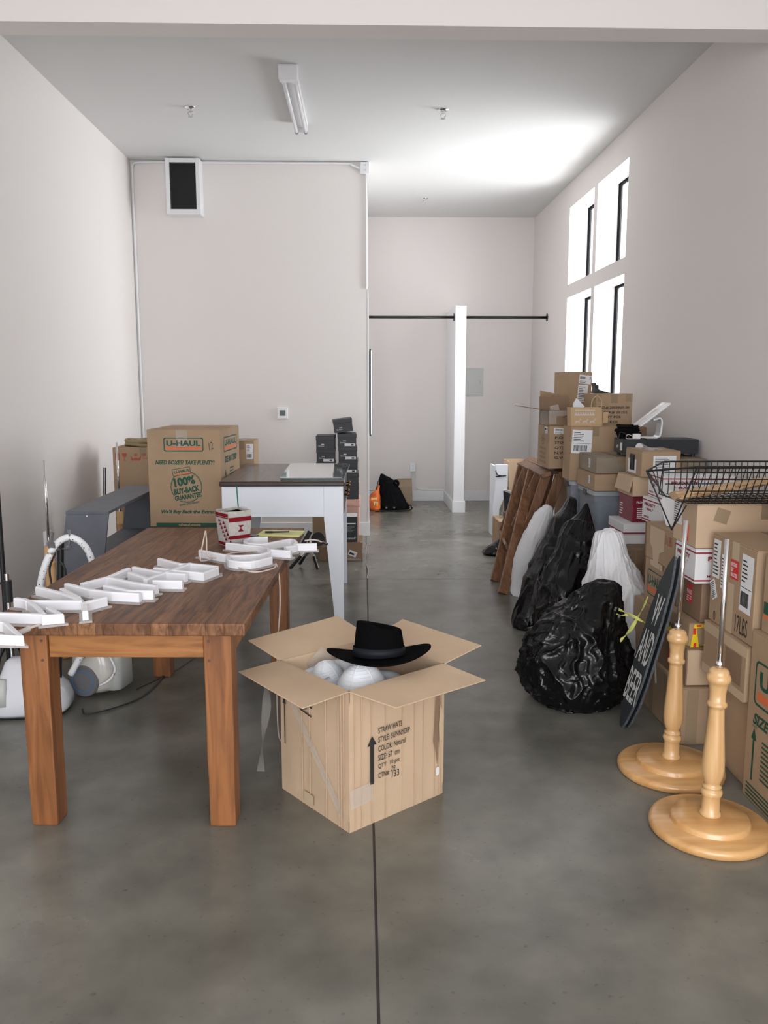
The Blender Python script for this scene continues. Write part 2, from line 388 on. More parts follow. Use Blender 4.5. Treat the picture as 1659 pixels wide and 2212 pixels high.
def carton(name, label, x0, x1, y0, y1, z0, z1, material='card', cat='box', rz=0, group=None, tape=True, tape_mat='tape', seam='Y', top=True, pivot=None, rot=None):
    w, d, h = x1 - x0, y1 - y0, z1 - z0
    r = thing(name, label, cat, ((x0 + x1) / 2, (y0 + y1) / 2, z0), rz, group, rot)
    t = 0.004
    b = bxo('body', (-w / 2, -d / 2, 0), (w / 2, d / 2, h - t), material, r, bevel=0.004)
    if top:
        g = 0.002
        if seam == 'Y':
            bxo('flap', (-w / 2 + .001, -d / 2 + .001, h - t), (-g, d / 2 - .001, h), material, r, bevel=0.0015)
            bxo('flap', (g, -d / 2 + .001, h - t), (w / 2 - .001, d / 2 - .001, h), material, r, bevel=0.0015)
        else:
            bxo('flap', (-w / 2 + .001, -d / 2 + .001, h - t), (w / 2 - .001, -g, h), material, r, bevel=0.0015)
            bxo('flap', (-w / 2 + .001, g, h - t), (w / 2 - .001, d / 2 - .001, h), material, r, bevel=0.0015)
    else:
        bxo('top_panel', (-w / 2 + .001, -d / 2 + .001, h - t), (w / 2 - .001, d / 2 - .001, h), material, r, bevel=0.0015)
    if tape:
        tw = 0.024; o = 0.0007; mb = MB(); drop = min(0.07, h * .35)
        if seam == 'Y':
            mb.box((-tw, -d / 2 - o, h), (tw, d / 2 + o, h + o)); mb.box((-tw, -d / 2 - o, h - drop), (tw, -d / 2, h + o)); mb.box((-tw, d / 2, h - drop), (tw, d / 2 + o, h + o))
        else:
            mb.box((-w / 2 - o, -tw, h), (w / 2 + o, tw, h + o)); mb.box((-w / 2 - o, -tw, h - drop), (-w / 2, tw, h + o)); mb.box((w / 2, -tw, h - drop), (w / 2 + o, tw, h + o))
        mb.obj('tape', tape_mat, r)
    r['_w'] = w; r['_d'] = d; r['_h'] = h
    return r
def fc(r, face): return Face(r, frame(face, r['_w'], r['_d'], r['_h']))
def flap_panel(name, root, p0, p1, out, material, th=0.004):   # panel hinged on p0-p1 reaching by vector(s) out
    p0, p1 = Vector(p0), Vector(p1)
    if isinstance(out, tuple) and isinstance(out[0], (tuple, Vector)): oa, ob = Vector(out[0]), Vector(out[1])
    else: oa = ob = Vector(out)
    n = (p1 - p0).cross(oa).normalized() * th
    mid = MB(); N = 6
    A = [p0.lerp(p1, i / N) for i in range(N + 1)]; B = [(p0 + oa).lerp(p1 + ob, i / N) for i in range(N + 1)]
    mid.prism(A + B[::-1], n)
    return mid.obj(name, material, root, bevel=0.0012)
def stick(root, F, u, v, w, h, **k): pass

def round_rect(w, h, r, n=6, cx=0, cy=0):
    pts = []
    for (x, y, a0) in ((w / 2 - r, h / 2 - r, 0), (-w / 2 + r, h / 2 - r, PI / 2), (-w / 2 + r, -h / 2 + r, PI), (w / 2 - r, -h / 2 + r, 1.5 * PI)):
        for i in range(n + 1):
            a = a0 + PI / 2 * i / n; pts.append((cx + x + r * math.cos(a), cy + y + r * math.sin(a)))
    return pts
def ring_mark(F, outer, inner, off=0.0009, mb=None, ext=0.0004):
    mb = mb or MB(); n = len(outer)
    vs = [F.p(a, b, off) for a, b in outer] + [F.p(a, b, off) for a, b in inner]
    mb.add(vs, [(i, (i + 1) % n, n + (i + 1) % n, n + i) for i in range(n)]); return mb
def mover_logo(F, u, v, w, h, lw=None):                 # rounded frame with the name over an orange bar
    lw = lw or h * 0.05; cx, cy = u + w / 2, v + h / 2
    ring_mark(F, round_rect(w, h, h * .14, cx=cx, cy=cy), round_rect(w - 2 * lw, h - 2 * lw, h * .11, cx=cx, cy=cy)).obj('printed_frame', 'ink_green', F.root)
    F.text('U-HAUL', u + w * .07, v + h * .40, w * .86, h * .40, 'ink_green', bold=0.03)
    F.put('printed_bar', 'ink_orange', u + w * .05, v + h * .14, w * .90, h * .18)
def arrow_up(F, u, v, w, h, material='ink_green', head=0.22, sw=0.3, name='printed_arrow'):
    cx = u + w / 2; s = w * sw / 2
    F.loop([(cx - s, v), (cx + s, v), (cx + s, v + h * (1 - head)), (cx + w / 2, v + h * (1 - head)), (cx, v + h), (cx - w / 2, v + h * (1 - head)), (cx - s, v + h * (1 - head))]).obj(name, material, F.root)

def ridged(p): return 1 - 2 * abs(noise.noise(p))
def bag(name, label, prof, material, seed=0, amp=0.05, nf=7, sharp=1.0, n=120, lay=80, parent=None, cat='bag', group=None, ruff=1.0, stretch=.55):
    """prof: (z, cx, cy, rx, ry) rings from the floor up; crumpled like thin plastic film"""
    o0 = Vector((prof[0][1], prof[0][2], 0)); rings = []; k = len(prof)
    def ip(t):
        x = t * (k - 1); i = min(int(x), k - 2); f = x - i
        a = prof[max(i - 1, 0)]; b = prof[i]; c = prof[i + 1]; d = prof[min(i + 2, k - 1)]
        return [0.5 * (2 * b[q] + (-a[q] + c[q]) * f + (2 * a[q] - 5 * b[q] + 4 * c[q] - d[q]) * f * f + (-a[q] + 3 * b[q] - 3 * c[q] + d[q]) * f ** 3) for q in range(5)]
    for L in range(lay + 1):
        tt = L / lay; z, cx, cy, rx, ry = ip(tt); rx = max(rx, .003); ry = max(ry, .003); ring = []
        for j in range(n):
            a = 2 * PI * j / n; ca, sa = math.cos(a), math.sin(a)
            P = Vector((cx + rx * ca, cy + ry * sa, z)) + Vector((seed * 3.7, 0, 0))
            big = noise.noise(P * 5.0)
            w = Vector((noise.noise(P * 6 + Vector((9, 0, 0))), noise.noise(P * 6 + Vector((0, 9, 0))), noise.noise(P * 6))) * .05
            up = Vector((P.x * 1.0, P.y * 1.0, P.z * stretch))
            fold = max(0, ridged(Vector((ca * nf * .45 + seed, sa * nf * .45, z * 1.6)) + w * 6))     # long folds running up
            c1 = max(0, ridged((up + w) * 9)); c2 = max(0, ridged((up + w * 1.4) * 20))
            fold = fold ** 2.5; c1 = c1 ** 4; c2 = c2 ** 4                                           # thin raised creases on smooth film
            g = .35 + ruff * max(0, tt - .45) * 1.8
            e = 1 + amp * (1.5 * big + sharp * (g * 1.1 * fold + .75 * c1 + .40 * c2 - .3))
            zz = max(0.001, z + (amp * rx * 1.2 * big + .010 * (c1 - .2) * sharp) * min(1, L / 6)) if L > 0 else 0.001
            ring.append(Vector((cx + rx * e * ca, cy + ry * e * sa, zz)) - o0)
        rings.append(ring)
    b = MB().rings(rings)
    if parent: return b.obj(name, material, parent, smooth=True)
    return b.obj(name, material, None, smooth=True, loc=tuple(o0), label=label, cat=cat, group=group)

# ================================================================ the room
XL, XR, YB, ZC = -2.26, 2.27, 11.25, 3.735
PY, PX = 8.58, 0.06
struct('floor', MB().box((XL - .3, -3, -0.2), (XR + .3, YB + .3, 0)), 'concrete')
mb = MB().box((0.031, -3, 0.0004), (0.039, YB, 0.0008)); mb.obj('trim_1', 'ink', kind='structure')
mb = MB().box((XL, 6.578, 0.0004), (XR, 6.583, 0.0008)); mb.obj('trim_2', 'ink_grey', kind='structure')
struct('ceiling', MB().box((XL - .3, -3, ZC), (XR + .3, YB + .3, ZC + .2)), 'ceiling_paint')
struct('wall_left', MB().box((XL - .25, -3, 0), (XL, YB + .3, ZC)), 'wall_paint')
struct('wall_back', MB().box((XL, YB, 0), (XR + .25, YB + .3, ZC)), 'wall_paint')
# right wall with four window openings
wy = [-3, 7.33, 8.265, 8.385, 9.35, YB + .3]; WT = 0.32
mb = MB()
mb.box((XR, wy[0], 0), (XR + WT, wy[1], ZC)); mb.box((XR, wy[2], 0), (XR + WT, wy[3], ZC)); mb.box((XR, wy[4], 0), (XR + WT, wy[5], ZC))
for a, b in ((wy[1], wy[2]), (wy[3], wy[4])):
    mb.box((XR, a, 0), (XR + WT, b, 1.02)); mb.box((XR, a, 2.515), (XR + WT, b, 2.655)); mb.box((XR, a, 3.47), (XR + WT, b, ZC))
struct('wall_right', mb, 'wall_paint')
wn = 0
for a, b in ((wy[1], wy[2]), (wy[3], wy[4])):
    for z0, z1 in ((1.02, 2.515), (2.655, 3.47)):
        wn += 1; e = .022; X0, X1 = XR + .20, XR + .235
        r = thing('window_%d' % wn, None, None, (X0, (a + b) / 2, z0)); r['kind'] = 'structure'
        y0, y1 = a - (a + b) / 2, b - (a + b) / 2; h = z1 - z0
        f = MB(); D = X1 - X0
        f.box((0, y0, 0), (D, y1, e)); f.box((0, y0, h - e), (D, y1, h)); f.box((0, y0, e), (D, y0 + e, h - e)); f.box((0, y1 - e, e), (D, y1, h - e))
        f.obj('window_frame', 'window_black', r)
        bxo('pane', (D * .4, y0 + e, e), (D * .4 + .006, y1 - e, h - e), 'glass', r)
        if z0 < 2: bxo('window_sill', (-.20, y0 + .001, 0.0), (0, y1 - .001, .012), 'white_trim', r)
# shop front wall behind the photographer with a big opening
mb = MB(); mb.box((XL, -3, 0), (-1.9, -2.7, ZC)).box((2.15, -3, 0), (XR, -2.7, ZC)).box((-1.9, -3, 3.2), (2.15, -2.7, ZC)).box((-1.9, -3, 0), (2.15, -2.7, .25))
struct('wall_front', mb, 'wall_paint')
# partition block on the left, stub wall and soffit beam
struct('wall_middle', MB().box((XL, PY, 0), (PX, YB, ZC)), 'wall_paint')
struct('wall_stub', MB().box((1.128, 10.17, 0), (1.258, YB, 2.51)), 'white_trim')
struct('trim_3', MB().box((XL, 4.62, 3.40), (XR, 4.79, ZC)), 'wall_paint')
BH = 0.142
def base(n, a, b): struct('baseboard_' + n, MB().box(a, b), 'white_trim', bevel=0.003)
base('back', (PX + .016, YB - .016, 0), (XR, YB, BH)); base('middle', (XL + .016, PY - .016, 0), (PX + .016, PY, BH + .0))
base('passage', (PX, PY, 0), (PX + .016, YB - .016, BH)); base('left', (XL, -2.7, 0), (XL + .016, PY, BH)); base('right', (XR - .016, -2.7, 0), (XR, YB - .016, BH))
mb = MB().box((1.112, 10.154, 0), (1.128, YB - .016, BH)).box((1.258, 10.154, 0), (1.274, YB - .016, BH)).box((1.128, 10.154, 0), (1.258, 10.17, BH)); struct('baseboard_stub', mb, 'white_trim', bevel=0.003)
struct('trim_4', MB().box((PX - .002, PY - .004, BH), (PX + .012, PY + .03, 2.5)), 'white_trim')

# hanging rods
def rod(xa, xb, label):
    r = thing('clothes_rod', label, 'rod', (xa, 10.33, 2.385))
    MB().tube([(0.004, 0, 0), (xb - xa - .004, 0, 0)], .0165, 16).obj('pipe', 'black_metal', r, smooth=True)
    for x, s in ((0.0, 1), (xb - xa, -1)):
        MB().tube([(x, 0, 0), (x + .008 * s, 0, 0)], .046, 24).obj('flange', 'black_metal', r)
rod(PX, 1.128, 'black pipe clothes rod between the partition and the stub wall')
rod(1.258, XR, 'black pipe clothes rod between the stub wall and the window wall')
# mirror leaning flat on the passage side of the partition
t = thing('wall_mirror', 'tall thin framed mirror edge on the passage side of the partition', 'mirror', (PX + .016, 7.9 + .75, 1.06))
bxo('frame', (.001, 0, -.02), (.018, .62, .87), 'black_metal', t, bevel=.002); bxo('glass_face', (.018, .015, -.005), (.020, .605, .855), 'mirror', t)

# outlets
def outlet(name, label, loc, rz, w=.075, h=.115, box=.035):
    t = thing(name, label, 'outlet', loc, rz)
    bxo('box', (-w / 2, -box, 0), (w / 2, 0, h), 'white_plastic', t, bevel=.004)
    bxo('cover_plate', (-w * .47, -box - .003, h * .03), (w * .47, -box, h * .97), 'white_plastic', t, bevel=.002)
    for k in (.29, .71):
        F = Face(t, (Vector((-.014, -box - .003, h * k - .014)), Vector((1, 0, 0)), Vector((0, 0, 1)), Vector((0, -1, 0))))
        s = F.loop(round_rect(.028, .026, .009, cx=.014, cy=.014), 0, .002).obj('socket', 'white_trim', t)
        m = F.quad(.006, .012, .003, .009, off=.0022); F.quad(.019, .012, .003, .009, off=.0022, mb=m); F.quad(.0125, .004, .004, .004, off=.0022, mb=m); m.obj('slots', 'ink', s)
    return t
outlet('wall_outlet', 'surface-mounted double outlet low on the back wall', (.686, YB, .405), 0)
outlet('wall_outlet', 'surface-mounted outlet at the top corner of the partition by the ceiling', (.035, PY, 3.618), 0, .09, .11)
outlet('wall_outlet', 'surface-mounted outlet on the left wall behind the metal rod stand', (XL, 5.87, .42), PI / 2)
MB().tube(smoothpts([(.665, YB - .012, .405), (.665, YB - .012, .28), (.64, YB - .012, .19), (.60, YB - .012, .157), (.3, YB - .012, .153), (.09, YB - .012, .153)]), .007, 8).obj('conduit', 'white_trim', smooth=True, label='thin white conduit running left from the back wall outlet to the passage corner', cat='conduit')
MB().tube(smoothpts([(.71, YB - .012, .405), (.71, YB - .012, .28), (.735, YB - .012, .19), (.80, YB - .012, .156), (1.0, YB - .012, .153), (1.11, YB - .012, .153)]), .007, 8).obj('conduit', 'white_trim', smooth=True, label='thin white conduit running right from the back wall outlet to the stub wall', cat='conduit')
MB().tube(smoothpts([(-.012, PY - .02, 3.665), (-.1, PY - .02, 3.70), (-.2, PY - .014, 3.715), (-1.2, PY - .014, 3.715), (-2.12, PY - .014, 3.715), (-2.22, PY - .014, 3.68), (-2.238, PY - .014, 3.58), (-2.238, PY - .014, 2.4), (-2.238, PY - .014, 1.0), (-2.238, PY - .014, .15)], 10), .011, 8).obj('conduit', 'white_trim', smooth=True, label='white conduit along the top of the partition and down its left corner', cat='conduit')
MB().tube([(.045, PY - .012, 3.618), (.05, PY - .012, 3.3), (.048, PY - .012, 2.52)], .009, 8).obj('conduit', 'white_trim', smooth=True, label='short white conduit dropping from the ceiling outlet down the partition edge', cat='conduit')
MB().tube([(XL + .012, 5.87, .42), (XL + .012, 5.87, .15)], .009, 8).obj('conduit', 'white_trim', label='short white conduit below the left wall outlet', cat='conduit')
# thermostat
t = thing('thermostat', 'square white thermostat with a dark screen on the partition wall', 'thermostat', (-.815, PY, 1.222))
bxo('housing', (-.055, -.022, 0), (.055, 0, .118), 'white_plastic', t, bevel=.006); bxo('display', (-.03, -.024, .032), (.03, -.022, .088), 'screen', t)
# heater vent on the partition
t = thing('wall_heater', 'white box heater with a black mesh grille high on the partition', 'heater', (-1.72, PY, 3.20))
bd = .16
m = MB().box((-.165, -bd, 0), (-.125, 0, .52)).box((.125, -bd, 0), (.165, 0, .52)).box((-.125, -bd, 0), (.125, 0, .05)).box((-.125, -bd, .48), (.125, 0, .52)); m.obj('casing', 'white_plastic', t, bevel=.003)
bxo('inner_box', (-.125, -bd + .05, .05), (.125, -.02, .48), 'vent_dark', t)
m = MB()
for i in range(21): x = -.125 + .25 * i / 20; m.box((x - .0014, -bd + .004, .05), (x + .0014, -bd + .007, .48))
for i in range(35): z = .05 + .43 * i / 34; m.box((-.125, -bd + .007, z - .0014), (.125, -bd + .010, z + .0014))
m.obj('grille', 'black_metal', t)
# electrical panel
t = thing('electrical_panel', 'grey electrical panel door on the back wall right of the stub wall', 'panel', (1.485, YB, 1.42))
bxo('surround', (-.16, -.012, 0), (.145, 0, .375), 'panel_grey', t, bevel=.003); bxo('door', (-.14, -.018, .02), (.115, -.012, .355), 'panel_grey', t, bevel=.003)
MB().tube([(.085, -.02, .17), (.098, -.028, .175), (.098, -.028, .20), (.085, -.02, .205)], .004, 8).obj('latch', 'chrome', t)
# ceiling light
t = thing('ceiling_light', 'white two-tube fluorescent strip light on the ceiling', 'lamp', (-.50, 6.1, ZC))
bxo('channel', (-.055, .03, -.045), (.055, 1.27, -.0), 'white_plastic', t, bevel=.004)
bxo('end_housing', (-.066, -.02, -.10), (.066, .05, 0), 'white_plastic', t, bevel=.006)
bxo('end_housing', (-.05, 1.24, -.085), (.05, 1.275, 0), 'white_plastic', t, bevel=.004)
for s in (-1, 1):
    tb = MB().tube([(s * .038, .05, -.082), (s * .038, 1.245, -.082)], .0145, 16).obj('fluorescent_tube', 'white_plastic', t, smooth=True)
    m = MB().tube([(s * .038, .045, -.082), (s * .038, .075, -.082)], .0155, 16).tube([(s * .038, 1.22, -.082), (s * .038, 1.25, -.082)], .0155, 16); m.obj('tube_cap', 'grey_plastic', tb)
    m = MB().box((s * .038 - .012, .05, -.10), (s * .038 + .012, .07, -.045)); m.obj('socket', 'white_plastic', t, bevel=.003)
# sprinklers
sp = None
for x, y, lb in ((-1.351, 7.0, 'ceiling sprinkler head left of the strip light'), (.655, 7.0, 'ceiling sprinkler head right of the strip light'), (.736, 10.15, 'ceiling sprinkler head farthest back, near the back wall')):
    t = thing('sprinkler', lb, 'sprinkler', (x, y, ZC), 0, 'sprinklers on the ceiling')
    if not sp:
        sp = t
        MB().lathe([(.046, 0), (.044, -.006), (.03, -.014), (.018, -.018)]).obj('escutcheon', 'chrome', t, smooth=True)
        MB().tube([(0, 0, -.015), (0, 0, -.035)], .011, 12).obj('nozzle', 'chrome', t)
        MB().tube(smoothpts([(-.009, 0, -.03), (-.020, 0, -.045), (-.006, 0, -.066), (.006, 0, -.066), (.020, 0, -.045), (.009, 0, -.03)]), .004, 8).obj('frame_arm', 'chrome', t)
        MB().lathe([(.004, -.066), (.020, -.068), (.020, -.071), (.002, -.071)], n=24).obj('deflector', 'chrome', t)
    else:
        for ch in sp.children:
            c = ch.copy(); COL.objects.link(c); c.parent = t

# ================================================================ rustic wooden table
TA = math.radians(-2.0)
T = thing('wooden_table', 'large rustic brown wooden table with square legs, white sign letters on it', 'table', (-.807, 3.69, 0), TA)
TW, TL = .443, .962   # half width, half length
# top with worn irregular edges
def tabletop():
    pts = []; rnd = random.Random(3); N = 40
    def jig(i): return .004 * noise.noise(Vector((i * .7, 2.2, 0)))
    loop = []
    for i in range(N): loop.append((-TW + 2 * TW * i / N, -TL + jig(i)))
    for i in range(N): loop.append((TW + jig(i + 50), -TL + 2 * TL * i / N))
    for i in range(N): loop.append((TW - 2 * TW * i / N, TL + jig(i + 90)))
    for i in range(N): loop.append((-TW + jig(i + 130), TL - 2 * TL * i / N))
    return MB().prism([(x, y, .716) for x, y in loop], (0, 0, .044))
tabletop().obj('tabletop', 'planks', T, bevel=.005)
LS = .098
lx, ly = .318, .87
for sx in (-1, 1):
    for sy in (-1, 1):
        cx = sx * lx + .02; cy = -.868 if sy < 0 else .66
        m = MB(); h = LS / 2; n = 4; rings = []
        for k in range(9):
            z = .7155 * k / 8; w = h * (1.0 - .06 * (1 - k / 8)) + .002 * noise.noise(Vector((cx * 9, cy * 9, z * 9)))
            rings.append([Vector((cx + a * w, cy + b * w, z)) for a, b in ((-1, -1), (1, -1), (1, 1), (-1, 1))])
        m.rings(rings); lg = m.obj('leg', 'table_leg_wood', T, bevel=.005)
        if sy < 0:
            for dz in (.62, .69):
                MB().tube([(cx - sx * .03, cy - h - .001, dz - .005), (cx - sx * .03, cy - h + .002, dz - .005)], .005, 10).obj('peg', 'ink_brown', lg)
bxo('apron', (-lx + .07, -.905, .622), (lx - .03, -.875, .7155), 'apron_wood', T, bevel=.003)
bxo('apron', (-lx + .07, .66, .60), (lx - .03, .69, .7155), 'apron_wood', T, bevel=.003)
bxo('apron', (-lx - .01, -.815, .60), (-lx + .02, .61, .7155), 'apron_wood', T, bevel=.003)
bxo('apron', (lx + .02, -.815, .60), (lx + .05, .61, .7155), 'apron_wood', T, bevel=.003)

# sign letters lying on the table (z of the table top = .76)
TZ = .7605
def poly_strip(segs, name, label, parent=None):
    """each seg: list of (x,y) on the table; white strip on a clear base"""
    o = segs[0][0]; t = thing(name, label, 'sign letter', (o[0], o[1], TZ), 0, 'white LED sign letters on the table')
    def ribbon(mb, pts, w, z0, z1, rnd_=False):
        P = [Vector((p[0] - o[0], p[1] - o[1], 0)) for p in pts]; k = len(P); L = []; R = []
        for i, p in enumerate(P):
            a = (P[min(i + 1, k - 1)] - P[max(i - 1, 0)]).normalized(); nrm = Vector((-a.y, a.x, 0))
            ext = a * (w if i == k - 1 else (-w if i == 0 else 0)) * .8
            L.append(p + ext + nrm * w); R.append(p + ext - nrm * w)
        prof = [(-1, z0), (-1, z1 - w * .5), (-.7, z1), (.7, z1), (1, z1 - w * .5), (1, z0)] if rnd_ else [(-1, z0), (-1, z1), (1, z1), (1, z0)]
        rings = []
        for a, b in zip(L, R):
            c = (a + b) / 2; d = (b - a) / 2
            rings.append([c + d * q[0] + Vector((0, 0, q[1])) for q in prof])
        mb.rings(rings)
    mb1, mb2 = MB(), MB()
    for i, s in enumerate(segs):
        zo = .0006 * i
        ribbon(mb1, s, .0095, .007 + zo, .040 + zo, True); ribbon(mb2, s, .021, 0 + zo * .5, .007 + zo * .5)
    mb1.obj('light_strip', 'led', t, smooth=False); mb2.obj('acrylic_base', 'acrylic', t)
    return t
def tp(px, py, z=TZ + .036):   # measured point on the sign photographed from the camera spot, converted to table metres
    f, cx, cy = 1790., 829.5, 1106.; p = math.radians(8.61); yw = math.radians(1.5)
    a = (px - cx) / f; b = -(py - cy) / f
    fy = math.cos(p) + b * math.sin(p); fz = -math.sin(p) + b * math.cos(p)
    X = a * math.cos(yw) + fy * math.sin(yw); Y = -a * math.sin(yw) + fy * math.cos(yw); k = (z - 1.55) / fz
    return (X * k, Y * k)
def C(*pts, sm=False):      # crop coordinates (scale 2.183, origin 0,1120)
    q = [tp(x / 2.183, 1120 + y / 2.183) for x, y in pts]
    return [tuple(v[:2]) for v in smoothpts([(a, b, 0) for a, b in q], 6)] if sm else q
LET = [
 ([C((-45, 446), (205, 456))], [], 0),
]
poly_strip([C((-70, 480), (25, 492), (98, 558), (-60, 548))], 'sign_letter', 'white LED sign letter hanging over the front left corner of the table')
poly_strip([C((-45, 448), (205, 455)), C((80, 380), (128, 388), (172, 418), (204, 452), sm=True), C((135, 392), (380, 392)), C((232, 425), (288, 458), (210, 462))], 'sign_letter', 'white LED sign letter nearest the table front edge, second from the left')
poly_strip([C((182, 326), (300, 356), (378, 386)), C((398, 400), (490, 376)), C((402, 412), (402, 440))], 'sign_letter', 'white LED sign letter with a small stub, third from the table front left corner')
poly_strip([C((318, 311), (430, 338), (532, 350), (652, 356)), C((295, 335), (368, 374))], 'sign_letter', 'white LED sign letter, fourth from the table front left corner')
poly_strip([C((392, 308), (510, 278), (602, 238)), C((512, 280), (620, 304), (732, 320)), C((500, 320), (610, 344), (716, 345))], 'sign_letter', 'white LED sign letter with three arms, fifth from the table front left corner')
poly_strip([C((634, 232), (750, 254), (872, 264)), C((615, 258), (700, 286)), C((732, 296), (854, 298)), C((690, 290), (800, 250), (893, 216))], 'sign_letter', 'white LED sign letter with a diagonal bar at the middle of the table')
poly_strip([C((754, 192), (850, 216), (905, 216), (1018, 228)), C((735, 236), (862, 250), (958, 260), (1018, 236))], 'sign_letter', 'white LED sign letter shaped like a long loop, beside the round D letter')
poly_strip([C((948, 152), (1080, 176), (1190, 174), (1255, 165), (1268, 148), (1235, 134), (1150, 126), (1075, 118), sm=True), C((1075, 178), (1090, 200), (1180, 206), (1272, 186), sm=True)], 'sign_letter', 'white LED sign letter D with a rounded end near the table right edge')
poly_strip([C((1256, 90), (1190, 92), (1156, 104), (1172, 118), (1240, 122), (1310, 110), (1370, 100), (1395, 112), (1392, 128), (1350, 136), sm=True), C((1278, 150), (1366, 156)), C((1392, 124), (1486, 122))], 'sign_letter', 'curly white LED sign letter S at the far right, its arm past the table edge')
def zt(x, y, z=.775): a = tp(x, y, z); return (a[0], a[1], z)
MB().tube(smoothpts([zt(565, 1190), zt(500, 1195), (zt(440, 1212)), zt(434, 1200, .80), zt(440, 1165, .86), zt(444, 1147, .90), zt(446, 1165, .86), zt(450, 1200, .80), zt(480, 1208), zt(540, 1235), zt(590, 1228), (-.385, 3.62, .77), (-.365, 3.55, .72), (-.36, 3.50, .60), (-.37, 3.48, .45), (-.375, 3.46, .25), (-.372, 3.45, .06), (-.36, 3.46, .006)], 8), .0032, 8).obj('sign_cable', 'wire_cream', smooth=True, label='cream power cord looping up from the sign letters and hanging off the table', cat='cord')
t = thing('connector_cable', 'short cream cable with a plug at the end of the curly sign letter', 'cable', (-.29, 4.07, .79))
MB().tube(smoothpts([(0, 0, 0), (.05, .0, .004), (.09, -.02, -.004)]), .004, 8).obj('wire', 'wire_cream', t, smooth=True)
MB().tube([(.09, -.02, -.004), (.115, -.035, -.012)], .006, 8).obj('plug', 'steel_dark', t)
t = thing('connector_cable', 'short clear cable end with a plug at the table front left corner', 'cable', (tp(85, 1345)[0], tp(85, 1345)[1], TZ + .03))
MB().tube([(0, 0, 0), (-.018, -.035, -.002)], .004, 8).obj('wire', 'wire_cream', t); MB().tube([(-.018, -.035, -.002), (-.045, -.07, -.01)], .009, 8).obj('plug', 'acrylic', t)

# woven basket, cup, notepad, pen, phone
t = thing('woven_basket', 'square woven wool basket, cream with dark red zigzag pattern, on the table', 'basket', (-.648, 4.13, TZ), math.radians(38))
hb, ht, Hb = .052, .063, .182
def bquad(h, z, n=8):
    out = []
    for (ax, ay), (bx, by) in (((-1, -1), (1, -1)), ((1, -1), (1, 1)), ((1, 1), (-1, 1)), ((-1, 1), (-1, -1))):
        for i in range(n):
            f = i / n; bul = 1 + .05 * math.sin(PI * f); out.append(Vector(((ax + (bx - ax) * f) * h * bul, (ay + (by - ay) * f) * h * bul, z + (-.003 * math.sin(PI * f) if z > .1 else 0))))
    return out
m = MB().rings([bquad(hb + (ht - hb) * k / 6 + .004 * math.sin(PI * k / 6), Hb * k / 6) for k in range(7)] + [bquad(ht - .004, Hb - .002), bquad(ht - .006, .02)], True, True)
m.obj('basket_body', 'wool', t)
m = MB().rings([bquad(ht - .0075, Hb - .012), bquad(ht - .009, .03)], False, False); m.obj('lining', 'felt', t)
for fi, (o_, u_, n_) in enumerate(((Vector((-1, -1, 0)), Vector((1, 0, 0)), Vector((0, -1, 0))), (Vector((-1, 1, 0)), Vector((0, -1, 0)), Vector((-1, 0, 0))))):
    def bp(u, v): h = hb + (ht - hb) * v + .004 * math.sin(PI * v) ; return Vector((o_.x * h, o_.y * h, Hb * v)) + u_ * 2 * h * u + n_ * (.0035 + .05 * h * math.sin(PI * u) ) + Vector((0, 0, 0))
    def bq(mb, pts): mb.add([bp(*p) for p in pts], [tuple(range(len(pts)))])
    mb = MB()
    def band(v0, v1):
        for i in range(8): bq(mb, [(i / 8, v0), ((i + 1) / 8, v0), ((i + 1) / 8, v1), (i / 8, v1)])
    band(.84, .93) if fi else band(.70, .80)
    band(.03, .12) if fi else band(.22, .32); band(.80, .825)
    if fi:
        for k in range(6):
            v = .68 - k * .10; u = .22 + (k * .09)
            bq(mb, [(u, v), (u + .2, v + .01), (u + .1, v + .09)]); bq(mb, [(u + .35, v - .05), (u + .55, v - .04), (u + .45, v + .05)])
    else:
        bq(mb, [(.38, .60), (.66, .60), (.52, .52)]); bq(mb, [(.38, .42), (.66, .42), (.52, .52)])
    mb.obj('zigzag_pattern', 'wool_red', t, solid=0)
t = thing('iced_drink_cup', 'clear plastic drink cup with a green straw behind the woven basket', 'cup', (-.655, 4.36, TZ))
MB().lathe([(.030, 0), (.031, .002), (.042, .135), (.044, .14), (.041, .139), (.0295, .003)], n=40).obj('cup_body', 'cup', t, smooth=True)
MB().lathe([(.046, .138), (.047, .144), (.044, .152), (.036, .156), (.0001, .157)], n=40).obj('lid', 'cup', t, smooth=True)
MB().lathe([(.029, .004), (.032, .04), (.0001, .041)], n=30).obj('drink', 'coffee', t)
MB().tube([(.004, 0, .03), (-.010, .01, .27)], .0035, 10).obj('straw', 'straw', t)
t = thing('notepad', 'yellow lined notepad on the table behind the sign letters', 'notepad', (-.44, 4.42, TZ), math.radians(-8))
bxo('pages', (-.115, -.07, 0), (.115, .07, .009), 'notepad', t); bxo('binding', (-.115, .06, .009), (.115, .07, .010), 'notepad', t)
m = MB()
for i in range(8): m.box((-.11, -.06 + i * .014, .0091), (.11, -.0594 + i * .014, .0094))
m.obj('ruled_lines', 'ink_grey', t)
t = thing('pen', 'black pen lying on the yellow notepad', 'pen', (-.45, 4.41, TZ + .0155), math.radians(4))
MB().tube([(-.07, 0, 0), (.055, 0, 0)], [.0048, .004], 12).obj('barrel', 'black_plastic', t); MB().tube([(-.075, 0, 0), (-.035, 0, 0)], .0056, 12).obj('cap', 'black_plastic', t); MB().tube([(.055, 0, 0), (.07, 0, 0)], [.004, .001], 10).obj('tip', 'chrome', t)
t = thing('smartphone', 'flat black phone beside the yellow notepad', 'phone', (-.585, 4.36, TZ), math.radians(80))
bxo('phone_body', (-.035, -.03, 0), (.035, .03, .008), 'black_plastic', t, bevel=.003); bxo('phone_screen', (-.032, -.027, .008), (.032, .027, .0086), 'phone', t)

